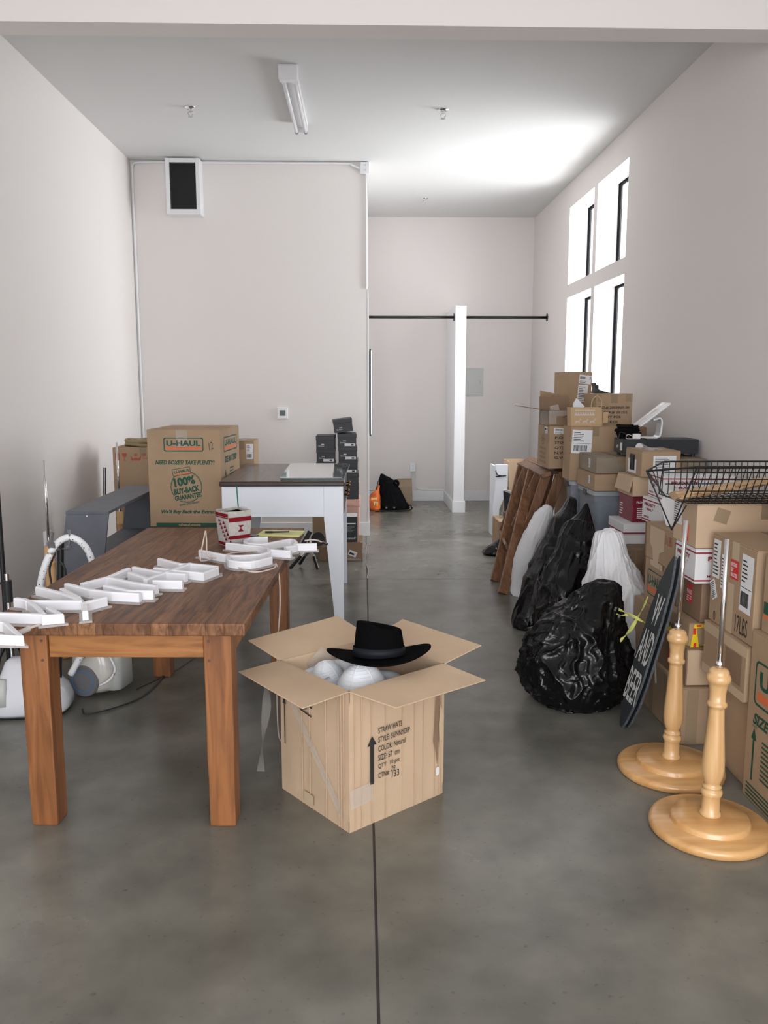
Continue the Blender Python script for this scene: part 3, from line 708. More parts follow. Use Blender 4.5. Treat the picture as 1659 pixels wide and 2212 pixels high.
# ================================================================ hat box in the middle
BW, BD, BHh = .455, .43, .52
bc = Vector((-.0055, 3.018))
HB = thing('hat_carton', 'open cardboard box printed STRAW HATS on the floor, hats inside', 'box', (bc.x, bc.y, 0), math.radians(38.5))
tt = .006
mb = MB(); w2, d2 = BW / 2, BD / 2
def wallpanel(p, q, inw):      # slightly buckled wall
    p, q, inw = Vector(p), Vector(q), Vector(inw); N, K = 18, 10; vs = []
    for side in (0, 1):
        for k in range(K + 1):
            for i in range(N + 1):
                b = p.lerp(q, i / N) + Vector((0, 0, BHh * k / K)); e = math.sin(PI * i / N) * math.sin(PI * k / K)
                off = .006 * noise.noise(Vector((b.x * 7, b.y * 7, b.z * 5))) * min(1, 4 * e)
                vs.append(b + inw * (tt * side) + inw.normalized() * off)
    fs = []; S_ = (N + 1) * (K + 1)
    for s in (0, 1):
        for k in range(K):
            for i in range(N):
                a = s * S_ + k * (N + 1) + i; f = (a, a + 1, a + N + 2, a + N + 1); fs.append(f if s == 0 else f[::-1])
    for i in range(N):
        a = K * (N + 1) + i; fs.append((a, a + 1, a + 1 + S_, a + S_)); fs.append((i + 1, i, i + S_, i + 1 + S_))
    for k in range(K):
        a = k * (N + 1); fs.append((a, a + N + 1, a + N + 1 + S_, a + S_)); a += N; fs.append((a + N + 1, a, a + S_, a + N + 1 + S_))
    mb.add(vs, fs)
wallpanel((-w2, -d2, 0), (w2, -d2, 0), (0, 1, 0)); wallpanel((w2, -d2, 0), (w2, d2, 0), (-1, 0, 0)); wallpanel((w2, d2, 0), (-w2, d2, 0), (0, -1, 0)); wallpanel((-w2, d2, 0), (-w2, -d2, 0), (1, 0, 0))
mb.box((-w2 + .004, -d2 + .004, .001), (w2 - .004, d2 - .004, .008))
mb.obj('body', 'card_light', HB, smooth=False)
flap_panel('flap', HB, (-w2, -d2, BHh), (w2, -d2, BHh), ((.05, -.19, -.012), (.045, -.17, -.028)), 'card_light')
flap_panel('flap', HB, (-w2, d2, BHh), (-w2, -d2, BHh), ((-.185, -.01, .0), (-.205, -.02, .0)), 'card_light')
flap_panel('flap', HB, (w2, d2, BHh), (-w2, d2, BHh), ((-.03, .20, .055), (-.035, .17, .045)), 'card_light')
flap_panel('flap', HB, (w2, -d2, BHh), (w2, d2, BHh), ((.20, .0, .03), (.185, .02, .04)), 'card_light')
HB['_w'] = BW; HB['_d'] = BD; HB['_h'] = BHh
F = fc(HB, 'F'); OF = .0075
y0 = .335
for s, wd, x in (('STRAW HATS', .112, .125), ('STYLE: SUNNYDIP', .150, .125), ('COLOR: Natural', .128, .125), ('SIZE: 57  cm', .10, .125), ('QTY:  10 pcs', .10, .125), ('CTN#:', .052, .125)):
    F.text(s, x, y0, wd, .021 if s != 'COLOR: Natural' else .021, 'ink', bold=.004, off=OF); y0 -= .034
F.text('29', .183, .175, .022, .020, 'ink', shear=.3, off=OF, name='handwriting'); F.text('/33', .188, .150, .035, .026, 'ink', off=OF, name='handwriting')
F.loop([(.088, .155), (.105, .155), (.105, .300), (.117, .300), (.0965, .335), (.076, .300), (.088, .300)], OF).obj('printed_arrow', 'ink', HB)
F.text('2-2-5', .205, .425, .075, .05, 'ink', shear=.3, off=OF, ang=.1, name='handwriting')
def crease(F, u, v0, v1, w, material='card_light', off=.004): return F.quad(u, v0, w, v1 - v0, 0, off)
mb = MB()
for u in (.02, .05, .095, .16, .24, .30, .345, .405, .425, .437): mb = F.quad(u, .004, .0016, .5, 0, .0045, mb, ext=.0022)
mb.obj('crease_ribs', 'card_light', HB)
F.put('tape', 'clear_plastic', .0, .09, .10, .07, .05, OF)
mb = MB(); tr = [(.405, .42), (.425, .44), (.43, .36), (.44, .30), (.42, .22), (.415, .13), (.405, .19), (.395, .23), (.40, .29)]
F.loop([(a, b) for a, b in tr], OF).obj('torn_patch', 'card_dark', HB)
F.loop([(.425, .37), (.445, .32), (.44, .25), (.422, .20), (.418, .29)], .011).obj('torn_paper', 'paper_tape', HB)
F.loop(round_rect(.016, .034, .007, cx=.415, cy=.105), OF + .001).obj('glue_spot', 'white_paper', HB)
G = fc(HB, 'L')
G.text('M', .215, .36, .04, .075, 'ink', ang=1.45, off=OF, name='handwriting')
G.loop([(.035, .20), (.040, .20), (.040, .36), (.048, .36), (.037, .40), (.026, .36), (.035, .36)], OF).obj('printed_arrow', 'ink', HB)
mb = MB()
for u in (.15, .20, .30, .375, .39, .405): mb = G.quad(u, .004, .0018, .5, 0, .0045, mb, ext=.0022)
mb.obj('crease_ribs', 'card_light', HB)
G.loop([(.05, .40), (.075, .42), (.38, .10), (.40, .04), (.37, .06)], OF).obj('tape', 'clear_plastic', HB)
G.put('paper_tape_patch', 'paper_tape', .16, .02, .06, .04, -.05, OF)
# loose tape strand hanging on the left corner and torn back panel on the right
pts = smoothpts([(-w2 - .012, d2 + .01, .43), (-w2 - .05, d2 + .01, .42), (-w2 - .055, d2 + .015, .33), (-w2 - .075, d2 + .01, .22), (-w2 - .095, d2, .10)], 6)
rg = []
for i, p in enumerate(pts):
    a = i * .22; wv = Vector((math.cos(a), math.sin(a), .1)) * .017; rg.append([p - wv, p, p + wv])
m = MB()
for a, b in zip(rg[:-1], rg[1:]): m.add(a + b, [(0, 1, 4, 3), (1, 2, 5, 4)])
m.obj('loose_tape', 'clear_plastic', HB, smooth=True)
m = MB().prism([(w2 + .004, d2 - .06, .16), (w2 + .012, d2 - .05, .43), (w2 + .085, d2 - .0, .46), (w2 + .055, d2 - .01, .30)], (-.003, .004, 0)); m.obj('torn_panel', 'card_dark', HB)
m = MB().prism([(w2 + .090, d2 - .004, .463), (w2 + .075, d2 - .004, .45), (w2 + .045, d2 - .012, .30), (w2 + .004, d2 - .062, .15), (w2 + .020, d2 - .06, .16), (w2 + .063, d2 - .01, .30)], (.002, -.003, 0)); m.obj('tape', 'clear_plastic', HB)

# hats
def hat_brim(mb, cx, a, b, curl_x, curl_y, z0, n=64, th=.004, inner=.5):
    rs = []
    for rr in (inner, .65, .8, .92, 1.0):
        ring = []
        for j in range(n):
            t_ = 2 * PI * j / n; c, s = math.cos(t_), math.sin(t_)
            e = max(0, rr - inner) / (1 - inner)
            ring.append(Vector((a * rr * c, b * rr * s, z0 + e * e * (curl_x * c * c - curl_y * s * s))))
        rs.append(ring)
    low = [[p - Vector((0, 0, th)) for p in r] for r in rs]
    mb.rings(rs + low[::-1], True, True)
H = thing('felt_hat', 'black wide-brimmed felt hat lying on top of the open hat box', 'hat', (.06, 2.975, .556), 0, rot=(math.radians(-8), math.radians(-1), math.radians(4)))
mb = MB(); hat_brim(mb, 0, .195, .160, .034, .006, .0); mb.obj('brim', 'felt', H, smooth=True)
rs = []
for k in range(15):
    f = k / 14; z = .112 * math.sin(min(1, f * 1.18) * PI / 2) if f < .86 else .112 - (f - .86) * .12
    sc = 1 - .16 * f if f < .8 else (1 - .128) * (1 - ((f - .8) / .2) ** 1.6 * .92)
    ring = []
    for j in range(64):
        a = 2 * PI * j / 64; c, s = math.cos(a), math.sin(a)
        pin = 1 - .20 * f * math.exp(-((a - 2.75) % (2 * PI) - PI * 0) ** 2 * 6) - .18 * f * math.exp(-(((a - 3.75)) ** 2) * 6)
        ring.append(Vector((.096 * sc * c * pin, .082 * sc * s * pin, z + (-.022 * f * c * 1.0) + .004)))
    rs.append(ring)
MB().rings(rs, False, True).obj('crown', 'felt', H, smooth=True)
rs = []
for z in (.004, .036): rs.append([Vector((.0985 * (1 - z * .6) * math.cos(2 * PI * j / 64), .0845 * (1 - z * .6) * math.sin(2 * PI * j / 64), z + .002 - .012 * (z / .036) * math.cos(2 * PI * j / 64) * .3)) for j in range(64)])
MB().rings(rs, False, False).obj('hat_band', 'ribbon', H, smooth=True, solid=.002)
def white_hat(label, loc, rot, sc=1.0, ribs=True):
    h = thing('cloth_hat', label, 'hat', loc, 0, 'white ribbed hats inside the box', rot)
    rs = []
    for k in range(13):
        f = k / 12; r = .100 * (1 - f ** 1.5) + .001; z = .120 * math.sin(f * PI / 2)
        rs.append([Vector((r * sc * (1 + .05 * math.cos(3 * 2 * PI * j / 72) * f) * math.cos(2 * PI * j / 72), r * sc * (1 + .05 * math.cos(3 * 2 * PI * j / 72) * f) * math.sin(2 * PI * j / 72) * .85, z * sc)) for j in range(72)])
    MB().rings(rs, True, True).obj('crown', 'hat_white', h, smooth=True)
    mb = MB()
    for k in range(1, 12):
        f = k / 12; r = (.100 * (1 - f ** 1.5) + .0012) * sc; z = .120 * math.sin(f * PI / 2) * sc
        mb.tube([(r * (1 + .05 * math.cos(3 * 2 * PI * j / 48) * f) * math.cos(2 * PI * j / 48), r * (1 + .05 * math.cos(3 * 2 * PI * j / 48) * f) * math.sin(2 * PI * j / 48) * .85, z) for j in range(48)], .0014, 4, closed=True)
    for a in (-2.2, -1.1, .4, 2.2):
        mb.tube([((.100 * (1 - (f / 16) ** 1.5) + .0015) * sc * (1 + .05 * math.cos(3 * a) * f / 16) * math.cos(a), (.100 * (1 - (f / 16) ** 1.5) + .0015) * sc * (1 + .05 * math.cos(3 * a) * f / 16) * math.sin(a) * .85, .120 * math.sin(f / 16 * PI / 2) * sc) for f in range(16)], .0022, 5)
    mb.obj('stitching', 'hat_white', h)
    mb = MB(); hat_brim(mb, 0, .15 * sc, .13 * sc, .05, -.035, 0, inner=.62, th=.003); mb.obj('brim', 'hat_white', h, smooth=True)
white_hat('white ribbed cloth hat under the black felt hat, largest in the open box', (-.005, 2.93, .428), (math.radians(4), math.radians(-3), .2))
white_hat('white ribbed cloth hat half hidden at the left inside the open box', (-.135, 3.05, .43), (math.radians(5), math.radians(-12), .4), .72)
m = MB()
rg = [[Vector((-.22 + .03 * i, 3.13 - .01 * j + .01 * math.sin(i * 2 + j), .42 + .045 * j * (1 - abs(i - 2) * .25) + .006 * math.sin(i * 3))) for i in range(6)] for j in range(4)]
vs = [p for r in rg for p in r]; fs = [(j * 6 + i, j * 6 + i + 1, j * 6 + i + 7, j * 6 + i + 6) for j in range(3) for i in range(5)]
m.add(vs, fs); m.obj('plastic_sleeve', 'clear_plastic', smooth=True, label='crumpled clear plastic sleeve inside the open hat box', cat='plastic wrap', solid=.001)
carton('inner_box', 'brown packing insert deep inside the open hat box under the hats', -.12, .13, 2.90, 3.13, .009, .40, 'card_dark', rz=math.radians(38.5), tape=False)

# ================================================================ display stands
def base_profile(R): return [(R * .97, 0), (R, .006), (R, .022), (R * .97, .031), (R * .93, .034), (R * .66, .034), (R * .65, .036), (R * .65, .050), (R * .62, .056), (R * .3, .058), (.001, .058)]
POST = [(.036, 0), (.037, .006), (.035, .014), (.031, .018), (.030, .070), (.034, .076), (.037, .086), (.034, .096), (.027, .100), (.033, .106), (.031, .112), (.024, .118), (.029, .126),
        (.036, .150), (.0385, .175), (.037, .215), (.033, .27), (.029, .33), (.026, .39), (.0265, .398), (.033, .402), (.034, .410), (.031, .417), (.027, .42), (.0275, .45), (.031, .475), (.035, .487), (.040, .492), (.0415, .503), (.038, .514), (.034, .518), (.034, .524), (.030, .532), (.022, .538), (.001, .539)]
def display_stand(label, x, y, R=.205, hp=.49, lean=0.0):
    t = thing('display_stand', label, 'stand', (x, y, 0), 0, 'turned wooden display stands with chrome rods')
    MB().lathe(base_profile(R), n=96).obj('base', 'pale_base', t, smooth=True, bevel=.0)
    MB().lathe(POST, (0, 0, .058), 48).obj('turned_post', 'pale_wood', t, smooth=True)
    MB().lathe([(.0135, .594), (.0135, .616), (.011, .618), (.011, .620)], n=24).obj('collar', 'chrome', t)
    MB().tube([(0, 0, .60), (lean, 0, .60 + hp * .5), (lean * 2, 0, .60 + hp)], .0083, 20).obj('chrome_rod', 'chrome', t, smooth=True)
    for o in t.children:
        for p in o.data.polygons: p.use_smooth = True
        if o.name.startswith('base'):
            md = o.modifiers.new('edge', 'EDGE_SPLIT'); md.split_angle = math.radians(50)
    return t
display_stand('pale wooden display stand with a chrome rod, nearest the camera at lower right', 1.222, 2.70, .207, .445)
display_stand('pale wooden display stand with a chrome rod, behind the front one at right', 1.252, 3.155, .21, .435, .004)

# ================================================================ right-hand pile, nearest stack
c = carton('moving_box', 'big moving box with a green up arrow on the floor at the right frame edge', 1.46, 1.96, 2.35, 2.965, 0, .65, 'card', rz=0)
F = fc(c, 'L')     # u from far edge (0) to near
mover_logo(F, .045, .38, .5, .17)
F.text('SIZE MATTERS!', .05, .305, .40, .045, 'ink_green', bold=.03, shear=.25)
arrow_up(F, .045, .085, .04, .205); F.text('HEIGHT', .05, .293, .035, .008, 'ink_green')
m = MB(); print_lines(F, m, .03, .01, .3, .06, 4, 5); m.obj('printed_text', 'ink_green', c)
m = MB(); print_lines(F, m, .13, .11, .25, .16, 9, 8); m.obj('printed_text', 'ink_green', c)
c = carton('moving_box', 'moving box with a green and orange stripe on top of the arrow box', 1.485, 1.93, 2.36, 2.955, .65, .936, 'card')
F = fc(c, 'L'); F.put('printed_stripe', 'ink_green', .012, .07, .56, .045); F.put('printed_stripe', 'ink_orange', .012, .052, .56, .014); F.text('WE', .05, .17, .09, .04, 'ink_green', bold=.03)
c = carton('cardboard_box', 'plain cardboard box topping the stack at the right frame edge', 1.485, 1.9, 2.38, 2.90, .936, 1.30, 'card', seam='X')
# second stack
c = carton('cardboard_box', 'plain cardboard box on the floor under the taped box behind the arrow box', 1.49, 1.93, 3.0, 3.365, 0, .352, 'card')
c = carton('cardboard_box', 'worn cardboard box with paper tape edges below the box marked 17 LBS', 1.452, 1.90, 2.985, 3.375, .354, .572, 'card')
F = fc(c, 'L'); F.put('paper_tape', 'paper_tape', 0, .175, .39, .042); F.put('paper_tape', 'paper_tape', 0, .0, .39, .035); F.put('paper_tape', 'paper_tape', .14, .035, .05, .14); F.put('torn_patch', 'card_dark', .215, .05, .14, .12)
c = carton('cardboard_box', 'tall cardboard box marked 17 LBS with shipping labels in the right stack', 1.47, 1.92, 2.99, 3.385, .574, .945, 'card')
F = fc(c, 'L')
F.put('paper_tape', 'paper_tape', .17, .0, .055, .20, 0); F.put('paper_tape', 'paper_tape', .19, .30, .06, .07)
ship_label(F, .275, .115, .095, .225, -.03, 3, 0); ship_label(F, .02, .19, .065, .16, 0, 4, 2); ship_label(F, .10, .16, .05, .14, 0, 5, 2); ship_label(F, .035, .09, .05, .08, .5, 6, 2)
o = F.put('packing_slip_pouch', 'label_red', .185, .222, .07, .075, 0, .0013)
F.text('PACKING\nSLIP\nENCLOSED', .192, .230, .056, .058, 'white_paper', bold=.02, off=.0024, parent=o)
F.text('17LBS', .25, .02, .105, .07, 'ink', name='handwriting'); F.text('0', .05, .01, .018, .04, 'ink', name='handwriting')
# third stack
c = carton('cardboard_box', 'wide low cardboard box on the floor behind the display stands', 1.385, 1.88, 3.40, 3.92, 0, .258, 'card')
F = fc(c, 'F'); F.put('paper_tape', 'tape', .02, .0, .05, .25)
F = fc(c, 'L'); F.put('tape', 'tape', .12, 0, .05, .25); F.put('tape', 'tape', .30, 0, .04, .25); F.put('torn_label', 'white_paper', .19, .16, .02, .11, .25)
c = carton('cardboard_box', 'dark cardboard box with a red square, second from the floor behind the stands', 1.402, 1.88, 3.42, 3.90, .26, .427, 'card_dark')
F = fc(c, 'F'); F.put('tape', 'card_light', .005, .005, .47, .155)
F = fc(c, 'L'); F.put('red_square', 'label_red', .27, .03, .10, .10)
ship_label(F, .02, .02, .05, .07, 0, 3, 2)
c = carton('courier_box', 'flat courier box with yellow and red tape behind the chrome rods', 1.418, 1.88, 3.45, 3.745, .429, .532, 'card')
F = fc(c, 'L'); F.put('courier_tape', 'yellow_film', 0, .0, .29, .025); F.text('DHL', .03, .028, .10, .022, 'ink', bold=.02, shear=.3); F.put('courier_tape', 'label_red', 0, .0, .04, .010, 0, .0016)
F = fc(c, 'F')
F.loop([(.005, -.02), (.14, -.02), (.14, -.005), (.045, .0), (.03, .085), (.12, .085), (.14, .10), (.02, .10)], .002, .003).obj('courier_pouch', 'yellow_film', c)
F.put('printed_bar', 'label_red', .016, .055, .012, .028, 0, .0055); F.put('printed_bar', 'label_red', .02, -.01, .012, .028, 0, .0055); F.put('printed_bar', 'label_red', .03, .09, .02, .008, 0, .0055)
c = carton('cardboard_box', 'brown box with a small red fragile label under a white postal box', 1.463, 1.88, 3.45, 3.735, .534, .711, 'card_dark')
F = fc(c, 'L'); o = F.put('fragile_sticker', 'label_red', .13, .06, .06, .085, 0, .0013); F.text('FRAGILE', .133, .10, .054, .02, 'white_paper', bold=.02, off=.0024, parent=o)
m = MB(); print_lines(F, m, .135, .065, .05, .03, 3, 2, off=.0024); m.obj('label_print', 'white_paper', o)
def postal_box(label, x0, x1, y0, y1, z0, z1, rz=0, txt=True):
    c = carton('postal_box', label, x0, x1, y0, y1, z0, z1, 'white_card', rz=rz, tape=False, group='white postal boxes with red stripes')
    w, d, h = c['_w'], c['_d'], c['_h']
    for f_, L in (('F', w), ('L', d)):
        F = fc(c, f_); m = F.quad(0, h * .87, L, h * .045); F.quad(0, h * .07, L, h * .045, mb=m); m.obj('printed_stripe', 'stripe_red', c)
        F.text('PRIORITY', L * .12, h * .66, min(L * .62, h * 1.1), h * .13, 'stripe_red', bold=.03)
        F.text('* MAIL *', L * .16, h * .48, min(L * .5, h * .85), h * .11, 'stripe_red', bold=.02)
        F.text('MEDIUM', L * .12, h * .18, min(L * .35, h * .5), h * .07, 'stripe_red', bold=.02)
    return c
postal_box('white postal box with red stripes under the big box with the orange label', 1.42, 1.86, 3.43, 3.66, .713, .864)
c = carton('cardboard_box', 'large cardboard box with an orange label, black wire basket on top of it', 1.42, 2.02, 3.44, 3.70, .866, 1.056, 'card_light')
F = fc(c, 'L'); ship_label(F, .0, .075, .10, .108, 0, 9, 2); o = F.put('packing_slip_pouch', 'label_orange', .115, .015, .07, .075, 0, .0013)
F.text('PACKING\nLIST\nENCLOSED', .12, .02, .058, .062, 'ink_brown', bold=.02, off=.0024, parent=o)
F = fc(c, 'F'); F.put('tape', 'tape', .07, .12, .06, .06, -.3)
# fourth stack
c = carton('cardboard_box', 'plain brown box low in the pile behind the leaning signs', 1.46, 1.9, 3.93, 4.30, 0, .443, 'card')
c = carton('moving_box', 'moving box with a green framed logo behind the leaning black signs', 1.472, 1.9, 3.77, 4.19, .446, .682, 'card')
F = fc(c, 'L'); mover_logo(F, .04, .05, .22, .13)
c = carton('cardboard_box', 'worn box marked 3 LBS with wide paper tape, behind the black signs', 1.466, 1.9, 3.79, 4.18, .684, .865, 'card')
F = fc(c, 'L'); F.loop([(.06, .17), (.26, .17), (.26, .07), (.20, .05), (.19, -.01), (.12, -.01), (.10, .06), (.06, .08)]).obj('paper_tape', 'paper_tape', c); F.put('paper_tape', 'paper_tape', .08, -.03, .17, .03, 0, .001); F.text('3 LBS', .27, .11, .09, .045, 'ink_faded_red', name='handwriting')
# wire basket
def wire_basket():
    t = thing('wire_basket', 'black wire rack basket lying on the big box with the orange label', 'basket', (1.7, 3.57, 1.0575))
    X0, X1 = -.40, .42; r = .003
    m = MB(); top = [(-.32, -.20, .165), (X1, -.20, .165), (X1, .21, .15), (-.31, .21, .15), (-.45, .03, .125)]
    m.tube(top, .0042, 8, closed=True); m.tube([(-.33, -.19, .14), (X1, -.19, .14)], .0035, 8); m.tube([(-.31, .20, .12), (X1, .20, .12)], .0035, 8)
    m.obj('rim', 'black_metal', t)
    m = MB(); n = 26
    for i in range(n + 1):
        x = -.31 + (X1 + .31) * i / n
        m.tube([(x, -.20, .165), (x - .02, -.15, .005)], .0021, 6)
    for z, y in ((.11, -.183), (.06, -.168), (.006, -.15)): m.tube([(-.33, y, z), (X1, y, z)], .0024, 6)
    m.obj('wire_side', 'black_metal', t)
    m = MB()
    for i in range(n + 1):
        x = -.31 + (X1 + .31) * i / n; m.tube([(x, .21, .15), (x - .02, .16, .005)], .0021, 6)
    for z, y in ((.10, .195), (.05, .178), (.006, .16)): m.tube([(-.31, y, z), (X1, y, z)], .0024, 6)
    m.obj('wire_side', 'black_metal', t)
    m = MB()
    for i in range(n + 1):
        x = -.33 + (X1 + .33) * i / n; m.tube([(x, -.15, .004), (x + .014, 0, .004), (x, .16, .004)], .002, 6)
    for y in (-.08, 0, .08): m.tube([(-.33, y, .006), (X1, y, .006)], .0024, 6)
    m.obj('wire_floor', 'black_metal', t)
    m = MB(); m.tube([(-.32, -.20, .165), (-.375, -.10, -.115), (-.45, .03, .125)], .004, 8); m.tube([(-.375, -.10, -.115), (-.345, -.17, .0)], .003, 6)
    m.tube([(-.31, .21, .15), (-.35, .14, .01), (-.35, -.15, .01)], .003, 6); m.tube([(-.45, .03, .125), (-.36, .02, .01)], .003, 6)
    for k in range(3): m.tube([(-.44 + .04 * k, .06 + .05 * k, .13), (-.355, .05 + .035 * k, .01)], .002, 6)
    m.obj('end_bracket', 'black_metal', t)
wire_basket()
rs = []
for i in range(90):
    f = i / 89; c_ = Vector((1.345 + .80 * f, 3.52 + .10 * f, 1.083 + .10 * f))
    rs.append([c_ + Vector((0, math.cos(a) * .05, math.sin(a) * .017)) * (1 + .28 * noise.noise(Vector((f * 9, math.cos(a) * 2, math.sin(a) * 2))) + .35 * ridged(Vector((f * 22, math.cos(a) * 3, math.sin(a) * 3))) - .2) for a in [2 * PI * j / 20 for j in range(20)]])
MB().rings(rs).obj('kraft_paper_roll', 'kraft', label='long crumpled strip of kraft packing paper lying in the wire basket', cat='paper')

# fifth group: postal boxes, light box etc
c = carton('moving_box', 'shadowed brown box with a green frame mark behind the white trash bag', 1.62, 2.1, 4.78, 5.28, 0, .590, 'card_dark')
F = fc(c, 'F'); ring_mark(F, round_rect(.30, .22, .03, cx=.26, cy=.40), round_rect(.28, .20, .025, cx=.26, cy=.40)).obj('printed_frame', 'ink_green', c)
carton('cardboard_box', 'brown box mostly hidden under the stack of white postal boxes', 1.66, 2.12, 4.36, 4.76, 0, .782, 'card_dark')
c = postal_box('white postal box with red stripes, lower of the two beside the red light box', 1.63, 1.98, 4.44, 4.73, .784, .925, math.radians(3))
postal_box('white postal box with red stripes, upper one behind the wire basket', 1.65, 2.05, 4.47, 4.72, .927, 1.064, math.radians(-2))
rs = []
m = MB().prism([(1.50, 4.0, .866), (1.64, 3.98, .866), (1.60, 4.02, .99), (1.53, 4.04, 1.04), (1.48, 4.05, .98)], (.02, .06, .0)); m.obj('bubble_mailer', 'white_paper', label='crumpled white mailer envelope standing on the 3 LBS box', cat='envelope', bevel=.006)
m = MB().prism([(1.64, 3.86, .866), (1.72, 3.85, .866), (1.71, 3.88, 1.02), (1.64, 3.89, 1.04)], (.02, .04, 0)); m.obj('padded_envelope', 'paper_tape', label='padded envelope with a dark red patch beside the white mailer', cat='envelope', bevel=.006)
carton('flat_white_box', 'lower white flat box in the pair under the red light box', 1.60, 1.96, 4.96, 5.26, .592, .654, 'white_card', tape=False, group=None)
c = carton('flat_white_box', 'upper white flat box with a thin red line under the red light box', 1.595, 1.97, 4.95, 5.27, .656, .722, 'white_card', tape=False)
for f_ in 'FL': F = fc(c, f_); F.put('printed_stripe', 'stripe_red', 0, .004, .375 if f_ == 'F' else .32, .008)
c = carton('floodlight_box', 'dark red retail light box with white print under the open kraft box', 1.658, 1.92, 5.0, 5.27, .724, .880, 'floodred', tape=False)
F = fc(c, 'F'); F.text('FLOODLIGHT', .025, .115, .12, .014, 'white_paper', bold=.02); m = MB(); print_lines(F, m, .03, .02, .09, .07, 6, 3); m.obj('printed_text', 'white_paper', c); F.put('product_window', 'white_paper', .07, .03, .05, .035)
F = fc(c, 'L'); m = MB(); print_lines(F, m, .03, .02, .1, .08, 5, 4); m.obj('printed_text', 'white_paper', c)
def open_carton(name, label, x0, x1, y0, y1, z0, z1, material, rz=0, inside='card_dark', flaps=(), th=.005):
    w, d, h = x1 - x0, y1 - y0, z1 - z0; r = thing(name, label, 'box', ((x0 + x1) / 2, (y0 + y1) / 2, z0), rz); r['_w'] = w; r['_d'] = d; r['_h'] = h
    a, b = w / 2, d / 2
    m = MB().box((-a, -b, 0), (a, -b + th, h)).box((-a, b - th, 0), (a, b, h)).box((-a, -b + th, 0), (-a + th, b - th, h)).box((a - th, -b + th, 0), (a, b - th, h)).box((-a + th, -b + th, 0), (a - th, b - th, th))
    m.obj('body', material, r)
    for s, out in flaps:
        p = {'F': ((-a, -b, h), (a, -b, h)), 'B': ((a, b, h), (-a, b, h)), 'L': ((-a, b, h), (-a, -b, h)), 'R': ((a, -b, h), (a, b, h))}[s]
        flap_panel('flap', r, p[0], p[1], out, material)
    return r
c = open_carton('kraft_carton', 'kraft box with folded-down flaps over the dark red light box', 1.653, 1.93, 4.995, 5.29, .882, 1.002, 'card_light', flaps=(('F', (0, -.018, -.115)), ('L', (-.022, 0, -.095))))
bxo('top_panel', (-.13, -.14, .116), (.13, .14, .121), 'card_light', c)
c = carton('cardboard_box', 'cardboard box with a square cut-out hole showing cables, below the cash drawer', 1.688, 1.925, 4.955, 5.26, 1.005, 1.165, 'card', tape=False)
F = fc(c, 'L'); o = F.put('label_sheet', 'white_paper', .05, .015, .16, .085, 0, .001); F.put('cutout_hole', 'ink', .09, .03, .09, .10, 0, .0016)
m = MB()
for k in range(5): m.tube(smoothpts([F.p(.10 + .015 * k, .035, .004), F.p(.115 + .012 * k, .08, .006), F.p(.10 + .014 * k, .12, .004)]), .003, 6)
m.obj('cable_bundle', 'black_plastic', c)
F = fc(c, 'F'); ship_label(F, .07, .03, .14, .10, 0, 11, 2); F = fc(c, 'T'); ship_label(F, .05, .10, .12, .09, .1, 12, 0)
m = MB().prism([(-.07, -.12, .161), (-.03, -.12, .161), (-.09, -.05, .20), (-.11, -.06, .19)], (0, .001, .001)); m.obj('loose_tape', 'clear_plastic', c)
c = carton('cardboard_box', 'greyish cardboard box under the cash drawer against the right wall', 1.94, 2.245, 5.33, 5.93, .80, 1.083, 'card_grey')
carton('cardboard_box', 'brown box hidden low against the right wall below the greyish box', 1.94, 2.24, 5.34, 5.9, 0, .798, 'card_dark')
# cash drawer, card reader stand, cables
c = thing('cash_drawer', 'black metal cash drawer lying on the greyish box at right', 'cash drawer', (2.0, 5.60, 1.096), math.radians(-1))
bxo('housing', (-.25, -.11, .008), (.25, .13, .105), 'charcoal', c, bevel=.003)
for x in (-.22, .22):
    for y in (-.09, .11): MB().tube([(x, y, -.013), (x, y, .008)], .012, 12).obj('foot', 'black_plastic', c)
bxo('front_plate', (-.252, -.09, .02), (-.25, .11, .095), 'black_plastic', c); MB().tube([(-.252, .03, .05), (-.256, .03, .05)], .012, 16).obj('lock', 'chrome', c)
bxo('specification_label', (-.2535, -.07, .03), (-.252, -.03, .08), 'white_paper', c); MB().tube([(.20, -.111, .03), (.20, -.109, .03)], .004, 8).obj('screw_hole', 'ink', c)
MB().lathe([(.025, 0), (.025, .003), (.001, .003)], n=24, mtx=Matrix.Translation((-.15, -.112, .055)) @ Matrix.Rotation(PI / 2, 4, 'X')).obj('round_sticker', 'white_paper', c)
DT = 1.201
t = thing('tablet_stand', 'white swivel tablet stand tilted up on the black cash drawer', 'tablet stand', (1.93, 5.60, DT + .001))
path = [(-.075, 0, .006), (.06, 0, .006), (.078, 0, .016), (.085, 0, .04), (.09, 0, .10), (.088, 0, .125), (.075, 0, .138), (.03, 0, .125)]
m = MB(); rs = []
for i, p in enumerate(path):
    a = Vector(path[min(i + 1, len(path) - 1)]) - Vector(path[max(i - 1, 0)]); a.normalize(); nn = Vector((-a.z, 0, a.x)) * .006
    p = Vector(p); rs.append([p + nn + Vector((0, -.045, 0)), p - nn + Vector((0, -.045, 0)), p - nn + Vector((0, .045, 0)), p + nn + Vector((0, .045, 0))])
m.rings(rs); m.obj('bent_base', 'white_plastic', t, bevel=.003)
mt = Matrix.Translation((.035, 0, .155)) @ Matrix.Rotation(math.radians(-38), 4, 'Y')
MB().box((-.125, -.08, 0), (.125, .08, .014), mt).obj('tablet_holder', 'white_plastic', t, bevel=.006)
MB().box((-.06, -.04, .014), (.05, .02, .016), mt).obj('taped_paper', 'white_paper', t)
